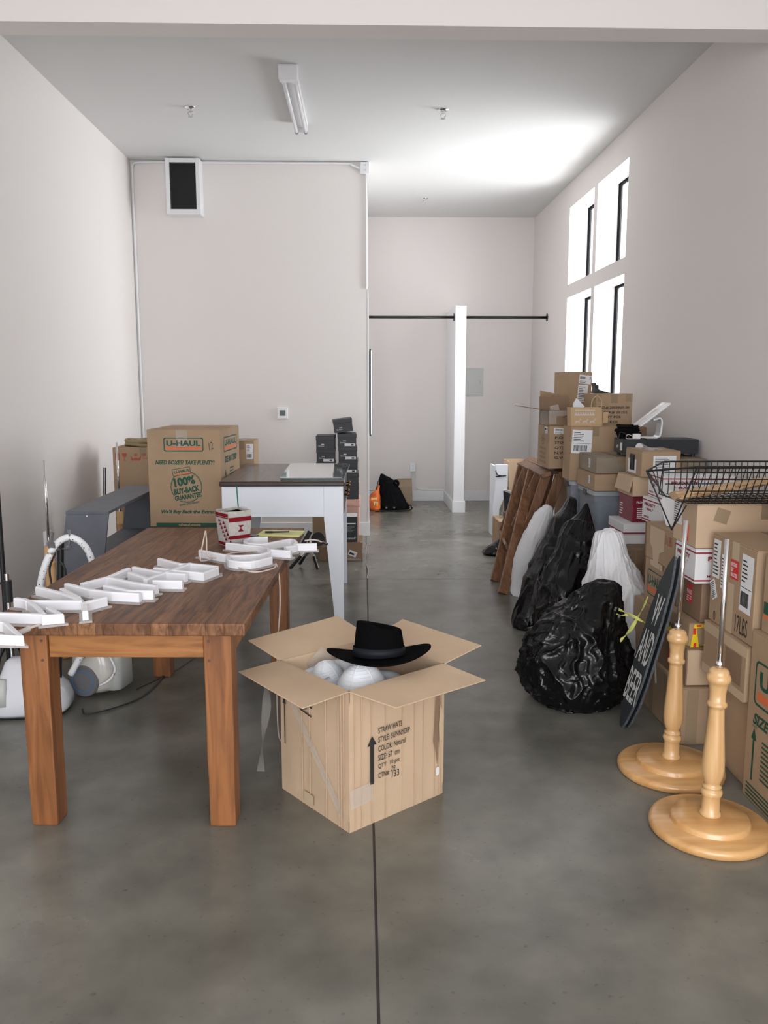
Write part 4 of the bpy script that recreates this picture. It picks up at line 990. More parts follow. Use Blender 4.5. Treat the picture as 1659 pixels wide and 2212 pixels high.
m = MB().tube([mt @ Vector(p) for p in smoothpts([(.11, -.05, .02), (.0, -.02, .022), (-.10, -.03, .022), (-.13, -.03, .0), (-.08, -.04, -.01), (.0, -.05, -.004)])], .0022, 6); m.obj('taped_cable', 'wire_cream', t)
m = MB()
for k in range(9):
    rr = .045 + .006 * (k % 3); z0 = .012 + .009 * k
    m.tube([(1.81 + (rr * 1.35) * math.cos(a) + .006 * math.sin(k), 5.62 + rr * 1.1 * math.sin(a), DT + z0 + .003 * math.sin(a * 2 + k)) for a in [2 * PI * j / 28 for j in range(28)]], .0095, 8, closed=True)
m.obj('cable_coil', 'cloth_black', smooth=True, label='black bundled cable coil on the cash drawer beside the tablet stand', cat='cable')
t = thing('power_adapter', 'small white power adapter with a thin cord in front of the cable coil', 'adapter', (1.835, 5.515, DT + .001))
bxo('adapter_block', (-.025, -.012, .0), (.025, .012, .036), 'white_plastic', t, bevel=.004)
MB().tube(smoothpts([(-.025, 0, .02), (-.06, 0, .03), (-.065, .0, .004), (0, -.012, .004), (.06, .01, .004), (.10, .0, .004)]), .0022, 6).obj('cord', 'wire_cream', t)
MB().tube(smoothpts([(1.73, 5.56, 1.205), (1.74, 5.56, 1.245), (1.78, 5.55, 1.23), (1.80, 5.53, 1.206), (1.88, 5.50, 1.206), (1.90, 5.485, 1.19), (1.91, 5.482, 1.13)]), .003, 8).obj('cable', 'black_plastic', label='thin black cable draped over the front of the cash drawer', cat='cord', smooth=True)

# flat kraft boxes and totes
def tote(label, x0, x1, y0, y1, z0, z1):
    w, d, h = x1 - x0, y1 - y0, z1 - z0; r = thing('storage_tote', label, 'tote', ((x0 + x1) / 2, (y0 + y1) / 2, z0), 0, 'clear plastic totes with lids')
    rs = []
    for z, s in ((0, .93), (h - .03, 1.0)): rs.append([Vector((a, b, z)) for a, b in round_rect(w * s, d * s, .03)])
    inn = [[Vector((a, b, z)) for a, b in round_rect(w * s - .008, d * s - .008, .028)] for z, s in ((h - .03, 1.0), (.004, .93))]
    MB().rings(rs + inn).obj('tub', 'tote', r, smooth=False)
    rs = [[Vector((a, b, z)) for a, b in round_rect(w + e, d + e, .035)] for z, e in ((h - .035, .022), (h - .006, .022), (h - .004, .012), (h, .004))]
    MB().rings(rs).obj('lid', 'tote_lid', r, bevel=.002)
    bxo('latch', (-w / 2 - .018, -.04, h - .05), (-w / 2 - .010, .04, h - .012), 'black_plastic', r, bevel=.003)
    rs = [[Vector((a * (1 + .06 * noise.noise(Vector((a * 9, b * 9, z * 5)))), b, z)) for a, b in round_rect(w * .86, d * .86, .04)] for z in (.006, h * .35, h * .62, h * .72)]
    MB().rings(rs).obj('folded_clothes', 'denim', r, smooth=True)
    return r
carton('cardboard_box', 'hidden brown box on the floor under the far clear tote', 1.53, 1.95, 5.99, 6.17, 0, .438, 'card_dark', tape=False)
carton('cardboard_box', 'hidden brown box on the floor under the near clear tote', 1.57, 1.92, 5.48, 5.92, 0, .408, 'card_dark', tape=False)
tote('clear storage tote with a lid under the tall labelled box, farther of two', 1.53, 1.93, 5.985, 6.165, .44, .872)
tote('clear storage tote with a lid under the two flat kraft boxes, nearer of two', 1.568, 1.92, 5.49, 5.93, .41, .856)
c = carton('cardboard_box', 'flat brown box, lower of two on the near clear tote', 1.549, 1.90, 5.46, 5.92, .858, .970, 'card')
F = fc(c, 'L'); ship_label(F, .30, .04, .05, .05, 0, 3, 2); F = fc(c, 'F'); F.put('tape', 'tape', .14, .0, .03, .11)
c = carton('cardboard_box', 'flat grey-brown taped box, upper of two on the near clear tote', 1.562, 1.90, 5.48, 5.92, .972, 1.084, 'card_grey')
F = fc(c, 'L'); ship_label(F, .25, .03, .05, .06, 0, 4, 2); F = fc(c, 'T'); F.put('tape', 'clear_plastic', .03, .03, .10, .12, .2)
# labelled box and gift bag
c = carton('cardboard_box', 'tall brown box with a big white shipping label, on the far clear tote', 1.502, 1.86, 5.945, 6.17, .874, 1.266, 'card')
F = fc(c, 'F'); ship_label(F, .005, .20, .145, .17, -.04, 21, 0)
t = thing('gift_bag', 'kraft gift bag with white reindeer print on top of the labelled box', 'gift bag', (1.62, 6.04, 1.267), math.radians(4))
m = MB().rings([[Vector((a, b, z)) for a, b in ((-.11 + k, -.045), (.12 + k, -.045), (.12 + k, .045), (-.11 + k, .045))] for z, k in ((0, 0), (.10, -.005), (.135, -.008))], True, False); m.obj('bag_body', 'kraft', t, solid=.002)
F = Face(t, (Vector((-.11, -.048, 0)), Vector((1, 0, 0)), Vector((0, 0, 1)), Vector((0, -1, 0))))
def deer(F, u, v, s, mb):
    for pl in ([(0, .5), (.7, .5), (.72, .75), (0, .72)], [(.7, .6), (.9, .95), (.8, 1.0), (.6, .72)], [(.82, .88), (1.05, .85), (1.03, .95), (.84, 1.0)], [(.02, .5), (-.22, .15), (-.16, .13), (.12, .5)], [(.60, .5), (.9, .25), (.94, .30), (.7, .55)], [(.08, .5), (.0, .1), (.06, .1), (.16, .5)], [(.55, .5), (.72, .12), (.78, .14), (.64, .5)], [(.84, 1.0), (.80, 1.25), (.84, 1.25), (.87, 1.0)], [(.88, 1.0), (.98, 1.22), (1.0, 1.19), (.9, .98)]):
        F.loop([(u + a * s, v + b * s) for a, b in pl], .001, .0004, mb)
mb = MB()
for k in range(3): deer(F, .03 + .055 * k, .01, .038, mb)
F.quad(.02, .075, .15, .010, mb=mb); F.quad(.02, .11, .15, .006, mb=mb)
for k in range(8): F.loop([(.025 + k * .018, .086), (.037 + k * .018, .086), (.031 + k * .018, .104)], mb=mb)
mb.obj('reindeer_print', 'gift_print', t)
MB().tube(smoothpts([(.03, -.046, .12), (.04, -.05, .19), (.075, -.05, .215), (.105, -.05, .18), (.11, -.046, .12)]), .004, 8).obj('handle', 'kraft', t, smooth=True)
m = MB().add([(-.09, 0, .12), (-.03, -.01, .12), (-.065, 0, .20), (-.08, .02, .16), (.0, .0, .14)], [(0, 1, 2), (0, 2, 3), (1, 4, 2)]); m.obj('tissue_paper', 'tissue', t, solid=.003)
m = MB().box((.125, -.05, .02), (.16, -.048, .10)); m.obj('gift_tag', 'kraft', t)

# farthest stack
carton('cardboard_box', 'wide brown box on the floor at the back of the right pile, mostly hidden', 1.66, 2.2, 6.25, 7.05, 0, .925, 'card_dark', tape=False)
c = carton('cardboard_box', 'brown box printed QTY 50 with a diamond mark, above the wooden trestles', 1.425, 1.70, 6.30, 6.70, .927, 1.254, 'card')
F = fc(c, 'F')
for k, s in enumerate(('P.O.# 2003960', 'STOCK# 25255', 'QTY: 50 PCS', 'N.W. 6.5 KGS', 'G.W.  7  KGS')): F.text(s, .045, .225 - k * .038, (.26, .24, .22, .235, .235)[k] * .95, .021, 'ink', bold=.02)
ship_label(F, .035, .268, .125, .045, -.04, 31, 1)
F = fc(c, 'L'); a = .045; u0, v0 = .20, .215
ring_mark(F, [(u0 - a * 1.8, v0), (u0, v0 - a), (u0 + a * 1.8, v0), (u0, v0 + a)], [(u0 - a * 1.6, v0), (u0, v0 - a * .88), (u0 + a * 1.6, v0), (u0, v0 + a * .88)]).obj('diamond_mark', 'ink_brown', c)
F.text('SSW', .165, .20, .07, .03, 'ink_brown', bold=.01)
for k, s in enumerate(('CARTON NO', 'ITEM 2127', 'MADE IN CHINA', 'CTN: P1 / 06')): F.text(s, .08, .135 - k * .035, .22, .017, 'ink_brown')
ship_label(F, .25, .265, .10, .05, 0, 32, 1)
c = open_carton('open_carton', 'open dark taped box with a flap sticking out left, on the QTY 50 box', 1.422, 1.66, 6.32, 6.66, 1.256, 1.372, 'card_dark', flaps=(('L', (-.20, 0, .03)), ('B', (0, .02, .10))))
F = fc(c, 'F'); F.put('tape', 'clear_plastic', 0, .07, .235, .04, .02); F.put('tape', 'clear_plastic', 0, .01, .06, .10, 0); 
m = MB().tube([F.p(x, y, .002) for x, y in smoothpts([(.11, .06, 0), (.17, .085, 0), (.20, .06, 0), (.14, .03, 0), (.17, .05, 0), (.21, .075, 0)])] if False else [F.p(q.x, q.y, .002) for q in smoothpts([(.11, .06, 0), (.17, .085, 0), (.20, .06, 0), (.14, .03, 0), (.17, .05, 0), (.21, .075, 0)])], .0018, 6); m.obj('handwriting', 'ink', c)
F = fc(c, 'L'); F.put('tape', 'clear_plastic', .05, .0, .28, .11)
m = MB().prism([(-.09, -.10, .08), (-.02, -.12, .10), (-.01, .0, .155), (-.07, .02, .14)], (.001, .002, .002)); m.obj('plastic_film', 'clear_plastic', c)
carton('cardboard_box', 'mostly hidden brown box under the box topped with white labels', 1.73, 2.10, 6.73, 7.05, .927, 1.25, 'card_dark')
bx, by = 1.68, 6.76; th_ = math.radians(15); wv, dv = .205, .25
cx_ = bx + (wv / 2) * math.cos(th_) - (dv / 2) * math.sin(th_); cy_ = by + (wv / 2) * math.sin(th_) + (dv / 2) * math.cos(th_)
c = open_carton('cardboard_box', 'topmost open box of the far pile, two white labels, in front of the windows', cx_ - wv / 2, cx_ + wv / 2, cy_ - dv / 2, cy_ + dv / 2, 1.252, 1.668, 'card', th_, flaps=())
F = fc(c, 'F'); ship_label(F, .085, .325, .11, .07, -.1, 41, 1); ship_label(F, .075, .175, .09, .14, -.06, 42, 2)
m = MB().prism([(-.24, .10, .01), (-.105, .05, .01), (-.105, .05, .235), (-.245, .10, .265)], (.0, .004, 0)); m.obj('side_flap', 'card', c)
m = MB().prism([(.107, -.05, .01), (.16, .0, .01), (.165, .0, .30), (.107, -.05, .30)], (.0, .004, 0)); m.obj('side_flap', 'card', c)
carton('cardboard_box', 'brown box hidden directly under the box printed with a P.O. number', 1.73, 2.16, 6.26, 6.66, .927, 1.245, 'card_dark', tape=False)
c = carton('cardboard_box', 'brown box printed P.O. 2003960-00 below the right window', 1.765, 2.042, 6.26, 6.62, 1.247, 1.497, 'card')
F = fc(c, 'F')
for k, (s, w_) in enumerate((('P.O.# 2003960-00', .235), ('STK# 25255', .18), ('QTY PCS', .13), ('6.5 KGS', .11), ('7.0 KGS', .11))): F.text(s, .02 if k == 0 else .06, .135 - k * .036, w_, .021, 'ink', bold=.02)
F.put('tape', 'tape', .01, .19, .03, .055); F.put('tape', 'tape', .225, .19, .04, .055)
m = MB().prism([(1.77, 6.33, 1.499), (1.90, 6.33, 1.499), (1.84, 6.33, 1.515), (1.80, 6.33, 1.53), (1.80, 6.33, 1.56), (1.785, 6.33, 1.562), (1.775, 6.33, 1.58), (1.768, 6.33, 1.575), (1.775, 6.33, 1.54)], (0, .10, 0)); m.obj('black_clip_strap', 'black_plastic', label='black plastic strap lying on top of the P.O. printed box', cat='strap', bevel=.004)

# ================================================================ leaning trestles, small white bench, etc.
def slat(m, a, b, w, th):      # board from a to b, wide along Y, thick along its normal
    a, b = Vector(a), Vector(b); d = (b - a).normalized(); wv = Vector((0, 1, 0)); wv = (wv - d * wv.dot(d)).normalized() * w / 2; n = d.cross(wv).normalized() * th / 2
    m.rings([[a - wv - n, a + wv - n, a + wv + n, a - wv + n], [b - wv - n, b + wv - n, b + wv + n, b - wv + n]])
def trestle(label, loc, legs, top, slats, stile=None):
    t = thing('wooden_trestle', label, 'trestle', loc, 0, 'folded wooden trestles leaning in a row')
    o = Vector(loc)
    for a, b in legs: m = MB(); slat(m, Vector(a) - o, Vector(b) - o, .034, .075); m.obj('leg', 'trestle_wood', t, bevel=.004)
    m = MB(); a, b = Vector(top[0]) - o, Vector(top[1]) - o
    d = (b - a).normalized(); n = Vector((1, 0, .35)).normalized() * .04; zz = Vector((-.35, 0, 1)).normalized() * .018
    m.rings([[a - n - zz, a + n - zz, a + n + zz, a - n + zz], [b - n - zz, b + n - zz, b + n + zz, b - n + zz]]); m.obj('top_rail', 'trestle_wood', t, bevel=.004)
    for a, b in slats: m = MB(); slat(m, Vector(a) - o, Vector(b) - o, .022, .072); m.obj('slat', 'trestle_wood', t, bevel=.003)
    return t
trestle('brown wooden trestle leaning in front, its two long legs on the floor', (1.10, 6.3, 0),
        [((1.06, 6.47, .003), (1.375, 7.10, .86)), ((1.055, 6.06, .003), (1.39, 6.72, .87))],
        ((1.395, 7.20, .885), (1.42, 6.33, .875)), [((1.24, 6.62, .42), (1.40, 6.52, .86)), ((1.20, 6.95, .33), (1.38, 6.92, .86)), ((1.28, 6.42, .35), (1.425, 6.37, .865)), ((1.15, 6.45, .28), (1.19, 6.95, .30))])
trestle('brown wooden trestle leaning behind the other one against the boxes', (1.40, 6.9, 0),
        [((1.30, 6.50, .003), (1.55, 6.42, .87)), ((1.30, 7.2, .003), (1.50, 7.35, .87))],
        ((1.50, 7.45, .895), (1.57, 6.38, .885)), [((1.44, 6.75, .30), (1.535, 6.72, .87)), ((1.44, 7.05, .30), (1.52, 7.05, .87))])
t = thing('white_display_riser', 'white folded display board standing at the far left of the right pile', 'display board', (1.36, 8.42, 0))
m = MB().prism([(-.0, 0, .0), (.04, 0, .0), (.05, 0, .30), (.115, 0, .46), (.13, 0, .47), (.13, 0, .76), (.0, 0, .76), (.0, 0, .50), (-.02, 0, .32)], (0, .03, 0)); m.obj('front_panel', 'desk_white', t, bevel=.003)
m = MB().box((.0, .03, .0), (.02, .34, .74)); m.obj('side_panel', 'desk_white', t)
MB().tube(smoothpts([(.005, -.005, .70), (.02, -.01, .66), (.06, -.012, .645), (.11, -.012, .648), (.005, -.008, .638)]), .006, 8).obj('strap', 'black_plastic', t)
c = open_carton('cardboard_box', 'open light brown box just right of the white display board', 1.51, 1.76, 8.45, 8.8, .0, .785, 'card_light', flaps=(('R', (.04, 0, -.06)),))
c = thing('monitor_frame', 'dark grey framed panel leaning right of the white display board', 'panel', (1.37, 7.95, .30))
MB().prism([(.02, 0, 0), (.14, 0, 0), (.14, 0, .18), (.05, .0, .245), (.0, 0, .25)], (0, .04, 0)).obj('panel', 'charcoal', c, bevel=.004)
MB().prism([(-.005, -.003, .25), (.12, -.003, .20), (.12, -.003, .225), (.02, -.003, .262)], (0, .05, 0)).obj('panel_edge', 'panel_grey', c)
c = thing('laptop_bag', 'small dark case on the low brown box behind the trestles', 'case', (1.40, 7.93, .302))
bxo('case_body', (-.04, -.12, 0), (.10, -.02, .055), 'black_plastic', c, bevel=.01); bxo('handle', (.0, -.135, .02), (.05, -.12, .035), 'black_plastic', c, bevel=.004)
c = carton('cardboard_box', 'low brown box on the floor behind the legs of the front trestle', 1.275, 1.60, 7.60, 8.0, 0, .30, 'card')
F = fc(c, 'F'); ship_label(F, .10, .10, .10, .07, 0, 51, 1)
bag('trash_bag', 'small flat black trash bag on the floor left of the low brown box', [(0.001, 1.23, 7.56, .10, .09), (.02, 1.23, 7.56, .115, .10), (.06, 1.24, 7.56, .09, .09), (.10, 1.26, 7.57, .05, .06), (.13, 1.268, 7.57, .02, .03), (.14, 1.27, 7.57, .004, .01)], 'bag_black', 3, .08, n=64, lay=30)
carton('cardboard_box', 'low grey box on the floor behind the leaning trestle legs', 1.28, 1.55, 6.74, 7.05, 0, .16, 'card_grey', tape=False)

# trash bags
bag('plastic_bag', 'tall narrow white plastic bag leaning beside the front trestle', [(0.001, 1.20, 6.02, .075, .05), (.04, 1.20, 6.10, .085, .06), (.22, 1.235, 6.10, .095, .07), (.42, 1.29, 6.10, .095, .075), (.56, 1.34, 6.12, .08, .07), (.64, 1.375, 6.13, .055, .05), (.66, 1.39, 6.13, .03, .03), (.665, 1.39, 6.13, .006, .006)], 'bag_white', 4, .07, sharp=1.1, stretch=.3)
bag('trash_bag', 'tall slim black trash bag leaning right of the narrow white bag', [(0.001, 1.08, 5.20, .09, .09), (.03, 1.08, 5.20, .105, .10), (.25, 1.17, 5.27, .13, .12), (.5, 1.28, 5.36, .12, .12), (.66, 1.34, 5.42, .085, .09), (.74, 1.385, 5.47, .05, .06), (.80, 1.41, 5.50, .03, .04), (.815, 1.41, 5.50, .006, .006)], 'bag_black', 5, .08, n=160, lay=110)
bag('trash_bag', 'tall black trash bag with a pointed top in front of the near clear tote', [(0.001, 1.22, 4.92, .13, .10), (.04, 1.22, 4.92, .15, .13), (.18, 1.24, 4.96, .175, .15), (.36, 1.27, 5.0, .155, .14), (.52, 1.33, 5.06, .13, .11), (.66, 1.36, 5.12, .09, .07), (.76, 1.405, 5.16, .035, .03), (.815, 1.42, 5.17, .01, .01), (.82, 1.42, 5.17, .003, .003)], 'bag_black', 9, .095, sharp=1.3, n=160, lay=110)
bag('plastic_bag', 'large full white plastic bag standing behind the big black trash bag', [(0.001, 1.39, 4.42, .17, .17), (.05, 1.39, 4.42, .19, .19), (.25, 1.40, 4.45, .195, .19), (.42, 1.395, 4.47, .165, .165), (.55, 1.385, 4.48, .13, .13), (.68, 1.37, 4.50, .09, .09), (.745, 1.365, 4.51, .07, .06), (.755, 1.365, 4.51, .04, .035), (.752, 1.365, 4.51, .005, .005)], 'bag_white', 6, .075, nf=8, sharp=1.2, stretch=.45, n=180, lay=120)
tb = bag('trash_bag', 'big full glossy black trash bag with yellow ties, front right of the floor', [(0.001, 1.06, 3.95, .19, .19), (.03, 1.06, 3.95, .225, .225), (.10, 1.055, 3.96, .255, .25), (.19, 1.06, 3.97, .262, .255), (.28, 1.08, 3.99, .245, .24), (.36, 1.10, 4.01, .215, .215), (.43, 1.13, 4.02, .175, .17), (.49, 1.165, 4.02, .135, .12), (.54, 1.19, 4.02, .105, .08), (.57, 1.20, 4.02, .085, .05), (.585, 1.21, 4.02, .04, .03), (.58, 1.215, 4.02, .006, .006)], 'bag_black', 2, .10, nf=10, sharp=1.2, stretch=.8, n=200, lay=140, ruff=1.3)
m = MB()
def tie(pts, w=.008):
    P = smoothpts(pts, 6); rs = []
    for i, p in enumerate(P):
        v = Vector((.2, math.sin(i * .3), math.cos(i * .3))) * w; q = Vector((.0015, .0, .0005)); rs.append([p - v - q, p + v - q, p + v + q, p - v + q])
    m.rings(rs)
o_ = Vector(tb.location)
tie([Vector(p) - o_ for p in ((1.235, 3.93, .475), (1.27, 3.86, .47), (1.31, 3.80, .455), (1.345, 3.78, .44))]); tie([Vector(p) - o_ for p in ((1.345, 3.78, .56), (1.33, 3.80, .50), (1.30, 3.82, .42), (1.27, 3.84, .36), (1.245, 3.84, .335))], .010)
tie([Vector(p) - o_ for p in ((1.22, 3.92, .46), (1.25, 3.88, .45), (1.28, 3.86, .458))], .005)
m.obj('drawstring', 'bag_tie', tb)

# leaning painted signs
def sign(label, dx, text=True):
    base_ = Vector((1.185 + dx, 3.60, .0)); top_ = Vector((1.392 + dx, 3.60, .80)); d = (top_ - base_); L = d.length; d.normalize(); u = Vector((0, -1, 0)); n = Vector((-d.z, 0, d.x))
    t = thing('painted_sign', label, 'sign', tuple(base_), 0, 'black painted boards leaning side by side')
    F = Face(t, (Vector((0, .0, 0)), u, d, n)); pts = []
    wd = [(0, .012), (.03, .035), (.12, .07), (.25, .085), (.55, .085), (.70, .065), (.78, .035), (L, .008)]
    loop = [(-w_ - .0, v) for v, w_ in wd] + [(w_ * .9, v) for v, w_ in wd[::-1]]
    F.loop(loop, -.010, .010).obj('board', 'board_black', t, bevel=.002)
    F.loop([(w_ * .9, v) for v, w_ in wd] + [(w_ * .9 + .004, v) for v, w_ in wd[::-1]], -.010, .010).obj('board_edge', 'board_edge', t)
    if text:
        F.text('W', -.035, .50, .085, .14, 'chalk', bold=.008, off=.001, name='painted_lettering'); F.text('AND', -.07, .315, .145, .155, 'chalk', bold=.008, off=.001, name='painted_lettering'); F.text('BEER', -.078, .125, .155, .15, 'chalk', bold=.008, off=.001, name='painted_lettering')
sign('black wooden sign lettered AND BEER leaning against the boxes', 0); sign('black wooden board leaning directly behind the AND BEER sign', .026, False)

# ================================================================ desk
DX0, DX1, DY0, DY1, DZ = -.905, -.125, 5.31, 6.50, .95
D = thing('white_desk', 'white desk with a dark wood top, tapered legs and knobbed drawers', 'desk', ((DX0 + DX1) / 2, (DY0 + DY1) / 2, 0))
w2, d2 = (DX1 - DX0) / 2, (DY1 - DY0) / 2
bxo('desktop', (-w2 - .008, -d2 - .018, DZ - .003), (w2 + .008, d2 + .018, DZ), 'desk_brown_top', D, bevel=.001)
bxo('desktop_moulding', (-w2 - .01, -d2 - .02, DZ - .034), (w2 + .01, d2 + .02, DZ - .003), 'desk_dark', D, bevel=.007)
bxo('apron', (-w2 + .005, -d2 + .006, .715), (w2 - .125, -d2 + .025, DZ - .034), 'desk_white', D, bevel=.002)
bxo('side_panel', (-w2 + .004, -d2 + .03, .715), (-w2 + .022, d2 - .03, DZ - .034), 'desk_white', D)
bxo('back_panel', (-w2 + .12, d2 - .025, .715), (w2 - .12, d2 - .006, DZ - .034), 'desk_white', D)
def desk_leg(sx, sy):
    xo = sx * w2; yo = sy * d2; rs = []
    for z, a, b in ((0, .058, .05), (.70, .125, .075), (DZ - .034, .125, .075)):
        rs.append([Vector((xo, yo, z)), Vector((xo - sx * a, yo, z)), Vector((xo - sx * a, yo - sy * b, z)), Vector((xo, yo - sy * b, z))])
    MB().rings(rs).obj('leg', 'desk_white', D, bevel=.002)
for a in (-1, 1):
    for b in (-1, 1): desk_leg(a, b)
for k, y0 in enumerate((-d2 + .085, .01)):
    dr = bxo('drawer', (w2 - .018, y0, .725), (w2 + .004, y0 + d2 - .11, DZ - .04), 'desk_dark', D, bevel=.003)
    for yy in (.16, .36):
        MB().lathe([(.006, 0), (.006, .014), (.014, .018), (.015, .026), (.008, .032), (.001, .033)], n=20, mtx=Matrix.Translation((w2 + .004, y0 + yy, .83)) @ Matrix.Rotation(PI / 2, 4, 'Y')).obj('knob', 'knob_brass', dr, smooth=True)
bxo('drawer_rail', (w2 - .018, -d2 + .076, .715), (w2 - .0, d2 - .076, .725), 'desk_white', D)
for lb, a, off, rz_ in (('large pale mirror sheet lying on the dark desk top, upper of two', (-.50, -.135), .0085, 1.0), ('large mirror sheet under the upper one at the desk right edge', (-.43, -.115), .001, -1.5)):
    t = thing('mirror_panel', lb, 'mirror', (-.345 + (off < .005) * .035, 5.86, DZ + off), math.radians(rz_), 'mirror sheets on the desk')
    bxo('sheet', (-.20, -.50, 0), (.20, .54, .0065), 'glass_edge', t); bxo('silver_face', (-.199, -.499, .0065), (.199, .539, .0068), 'mirror', t)

# behind and around the desk: shoe boxes, bins, cartons
def shoebox(label, x, y, z, rz=0, rot=None, sticker=True):
    w, d, h = .178, .30, .122
    t = thing('shoe_box', label, 'shoe box', (x, y, z), rz, 'black shoe boxes stacked by the partition', rot)
    bxo('box_base', (-w / 2 + .003, -d / 2 + .003, 0), (w / 2 - .003, d / 2 - .003, h - .002), 'shoe_box', t); bxo('lid', (-w / 2, -d / 2, h - .038), (w / 2, d / 2, h), 'shoe_box', t, bevel=.002)
    F = Face(t, (Vector((-w / 2, -d / 2, 0)), Vector((1, 0, 0)), Vector((0, 0, 1)), Vector((0, -1, 0))))
    F.text('Ryloen', .022, .028 if sticker else .018, .055, .016, 'white_paper', shear=.3, off=-.0015); F.put('printed_mark', 'white_paper', .05, .050 if sticker else .04, .028, .007, 0, -.0018)
    if sticker: l = F.put('size_sticker', 'white_paper', .065, .006, .10, .024, 0, -.0018); F.quad(.125, .010, .025, .015, 0, -.001).obj('label_print', 'ink', l)
    return t
sh = .1235
names = ['third', 'fourth', 'fifth', 'sixth', 'seventh']
zb = .50
for k in range(5):
    shoebox('black shoe box in the right-hand stack, %s from its top' % ['sixth', 'fifth', 'fourth', 'third', 'second'][k], -.135 + (.012, .010, .004, -.004, -.012)[k], 7.90, zb + sh * k, math.radians((0, 1, -1, 1, 2)[k]), None, k > 1)
shoebox('black shoe box crowning the right-hand stack, tilted to the left', -.178, 7.90, zb + sh * 5 + .012, 0, (0, math.radians(-7), math.radians(3)), False)
for k in range(5):
    shoebox('black shoe box in the left-hand stack, %s from its top' % ['fifth', 'fourth', 'third', 'second', 'first'][k], -.345, 7.92, .478 + sh * k, math.radians((1, -1, 0, 1, 0)[k]), None, k < 4)
t = thing('storage_bin', 'pink plastic storage bin under the right stack of shoe boxes', 'bin', (-.125, 7.93, 0))
MB().rings([[Vector((a, b, z)) for a, b in round_rect(.20 * s, .34 * s, .02)] for z, s in ((0, .95), (.43, 1.0))]).obj('tub', 'pink_plastic', t); MB().rings([[Vector((a, b, z)) for a, b in round_rect(.215, .36, .022)] for z in (.43, .498)]).obj('lid', 'pink_plastic', t, bevel=.004)
bxo('handle', (-.05, -.19, .44), (.05, -.18, .47), 'pink_plastic', t, bevel=.004)
carton('cardboard_box', 'brown box standing under the left stack of shoe boxes behind the desk', -.475, -.245, 7.76, 8.10, 0, .476, 'card')
c = carton('cardboard_box', 'shiny taped brown box with a white sticker on the floor behind the desk leg', -.385, .0, 7.30, 7.66, 0, .172, 'card_dark')
F = fc(c, 'F'); l = F.put('sticker', 'white_paper', .25, .06, .075, .05, -.4, .001); F.quad(.262, .068, .045, .018, -.4, .002).obj('label_print', 'ink', l); F.put('tape', 'clear_plastic', .25, .004, .12, .02)
F.put('tape', 'clear_plastic', .02, .13, .12, .03)
c = thing('speaker_carton', 'black retail box with white script lettering on the taped brown box', 'box', (-.13, 7.42, .1735))
bxo('body', (-.082, -.11, 0), (.082, .11, .225), 'board_black', c, bevel=.003); bxo('top_panel', (-.082, -.11, .2255), (.082, .11, .229), 'panel_grey', c)
F = Face(c, (Vector((-.082, -.11, 0)), Vector((1, 0, 0)), Vector((0, 0, 1)), Vector((0, -1, 0))))
F.text('Marshall', .03, .022, .12, .022, 'white_paper', shear=.3); F.put('printed_bar', 'white_paper', .03, .16, .12, .011)
m = MB(); print_lines(F, m, .05, .09, .10, .055, 7, 6); m.obj('printed_text', 'ink_grey', c)
MB().tube(smoothpts([(-.02, 7.28, .175), (.02, 7.25, .17), (.035, 7.24, .13), (.03, 7.24, .05), (.03, 7.20, .006), (.045, 6.9, .005), (.035, 6.6, .005)]), .0035, 8).obj('cable', 'wire_cream', smooth=True, label='thin white cable trailing from the taped brown box onto the floor', cat='cord')
# camera dolly / tripod under the desk
t = thing('folded_tripod', 'black folded tripod with silver tubes on the floor under the desk', 'tripod', (-.50, 7.0, 0))
for k, (a, b) in enumerate((((-.12, -.1, .02), (.14, .05, .30)), ((-.05, .1, .02), (.10, -.05, .26)), ((.12, -.12, .02), (.02, .08, .28)))):
    MB().tube([a, b], .014, 10).obj('leg', 'black_metal', t); MB().tube([Vector(a).lerp(Vector(b), .35), Vector(a).lerp(Vector(b), .8)], .017, 12).obj('leg_tube', 'chrome' if k != 1 else 'grey_plastic', t)
MB().lathe([(.055, 0), (.06, .012), (.055, .024), (.02, .026)], n=30, mtx=Matrix.Translation((.12, -.02, .26)) @ Matrix.Rotation(1.2, 4, 'X')).obj('wheel', 'black_plastic', t); MB().tube([(-.02, 0, .20), (.05, .02, .32)], .02, 10).obj('head', 'black_plastic', t)

# backpack, orange bag, paper bag in the passage
P = bag('backpack', 'black backpack slumped on the floor at the end of the passage', [(0.001, .39, 10.50, .20, .13), (.03, .39, 10.50, .215, .14), (.12, .375, 10.52, .175, .13), (.22, .345, 10.53, .14, .12), (.32, .32, 10.54, .11, .10), (.38, .30, 10.55, .085, .07), (.42, .26, 10.55, .035, .03), (.45, .245, 10.55, .01, .01)], 'cloth_black', 8, .08, sharp=1.2)
o_ = Vector(P.location)
MB().tube([Vector(p) - o_ for p in smoothpts([(.22, 10.45, .40), (.19, 10.44, .33), (.17, 10.42, .20), (.17, 10.40, .05)])], .012, 8, ry=.4).obj('shoulder_strap', 'cloth_black', P)
MB().tube([Vector(p) - o_ for p in smoothpts([(.56, 10.35, .05), (.60, 10.33, .07), (.62, 10.31, .03), (.56, 10.27, .012), (.42, 10.24, .010), (.30, 10.23, .012), (.16, 10.22, .008)])], .011, 8, ry=.5).obj('strap', 'cloth_black', P)
MB().tube([Vector(p) - o_ for p in smoothpts([(.37, 10.5, .33), (.43, 10.5, .36), (.455, 10.5, .33), (.44, 10.48, .30)])], .02, 8).obj('loop_handle', 'cloth_black', P)
for x in (.30, .40): MB().tube([(x - .39, -.16, .04), (x - .39, -.165, .04)], .012, 14).obj('metal_button', 'grey_plastic', P)
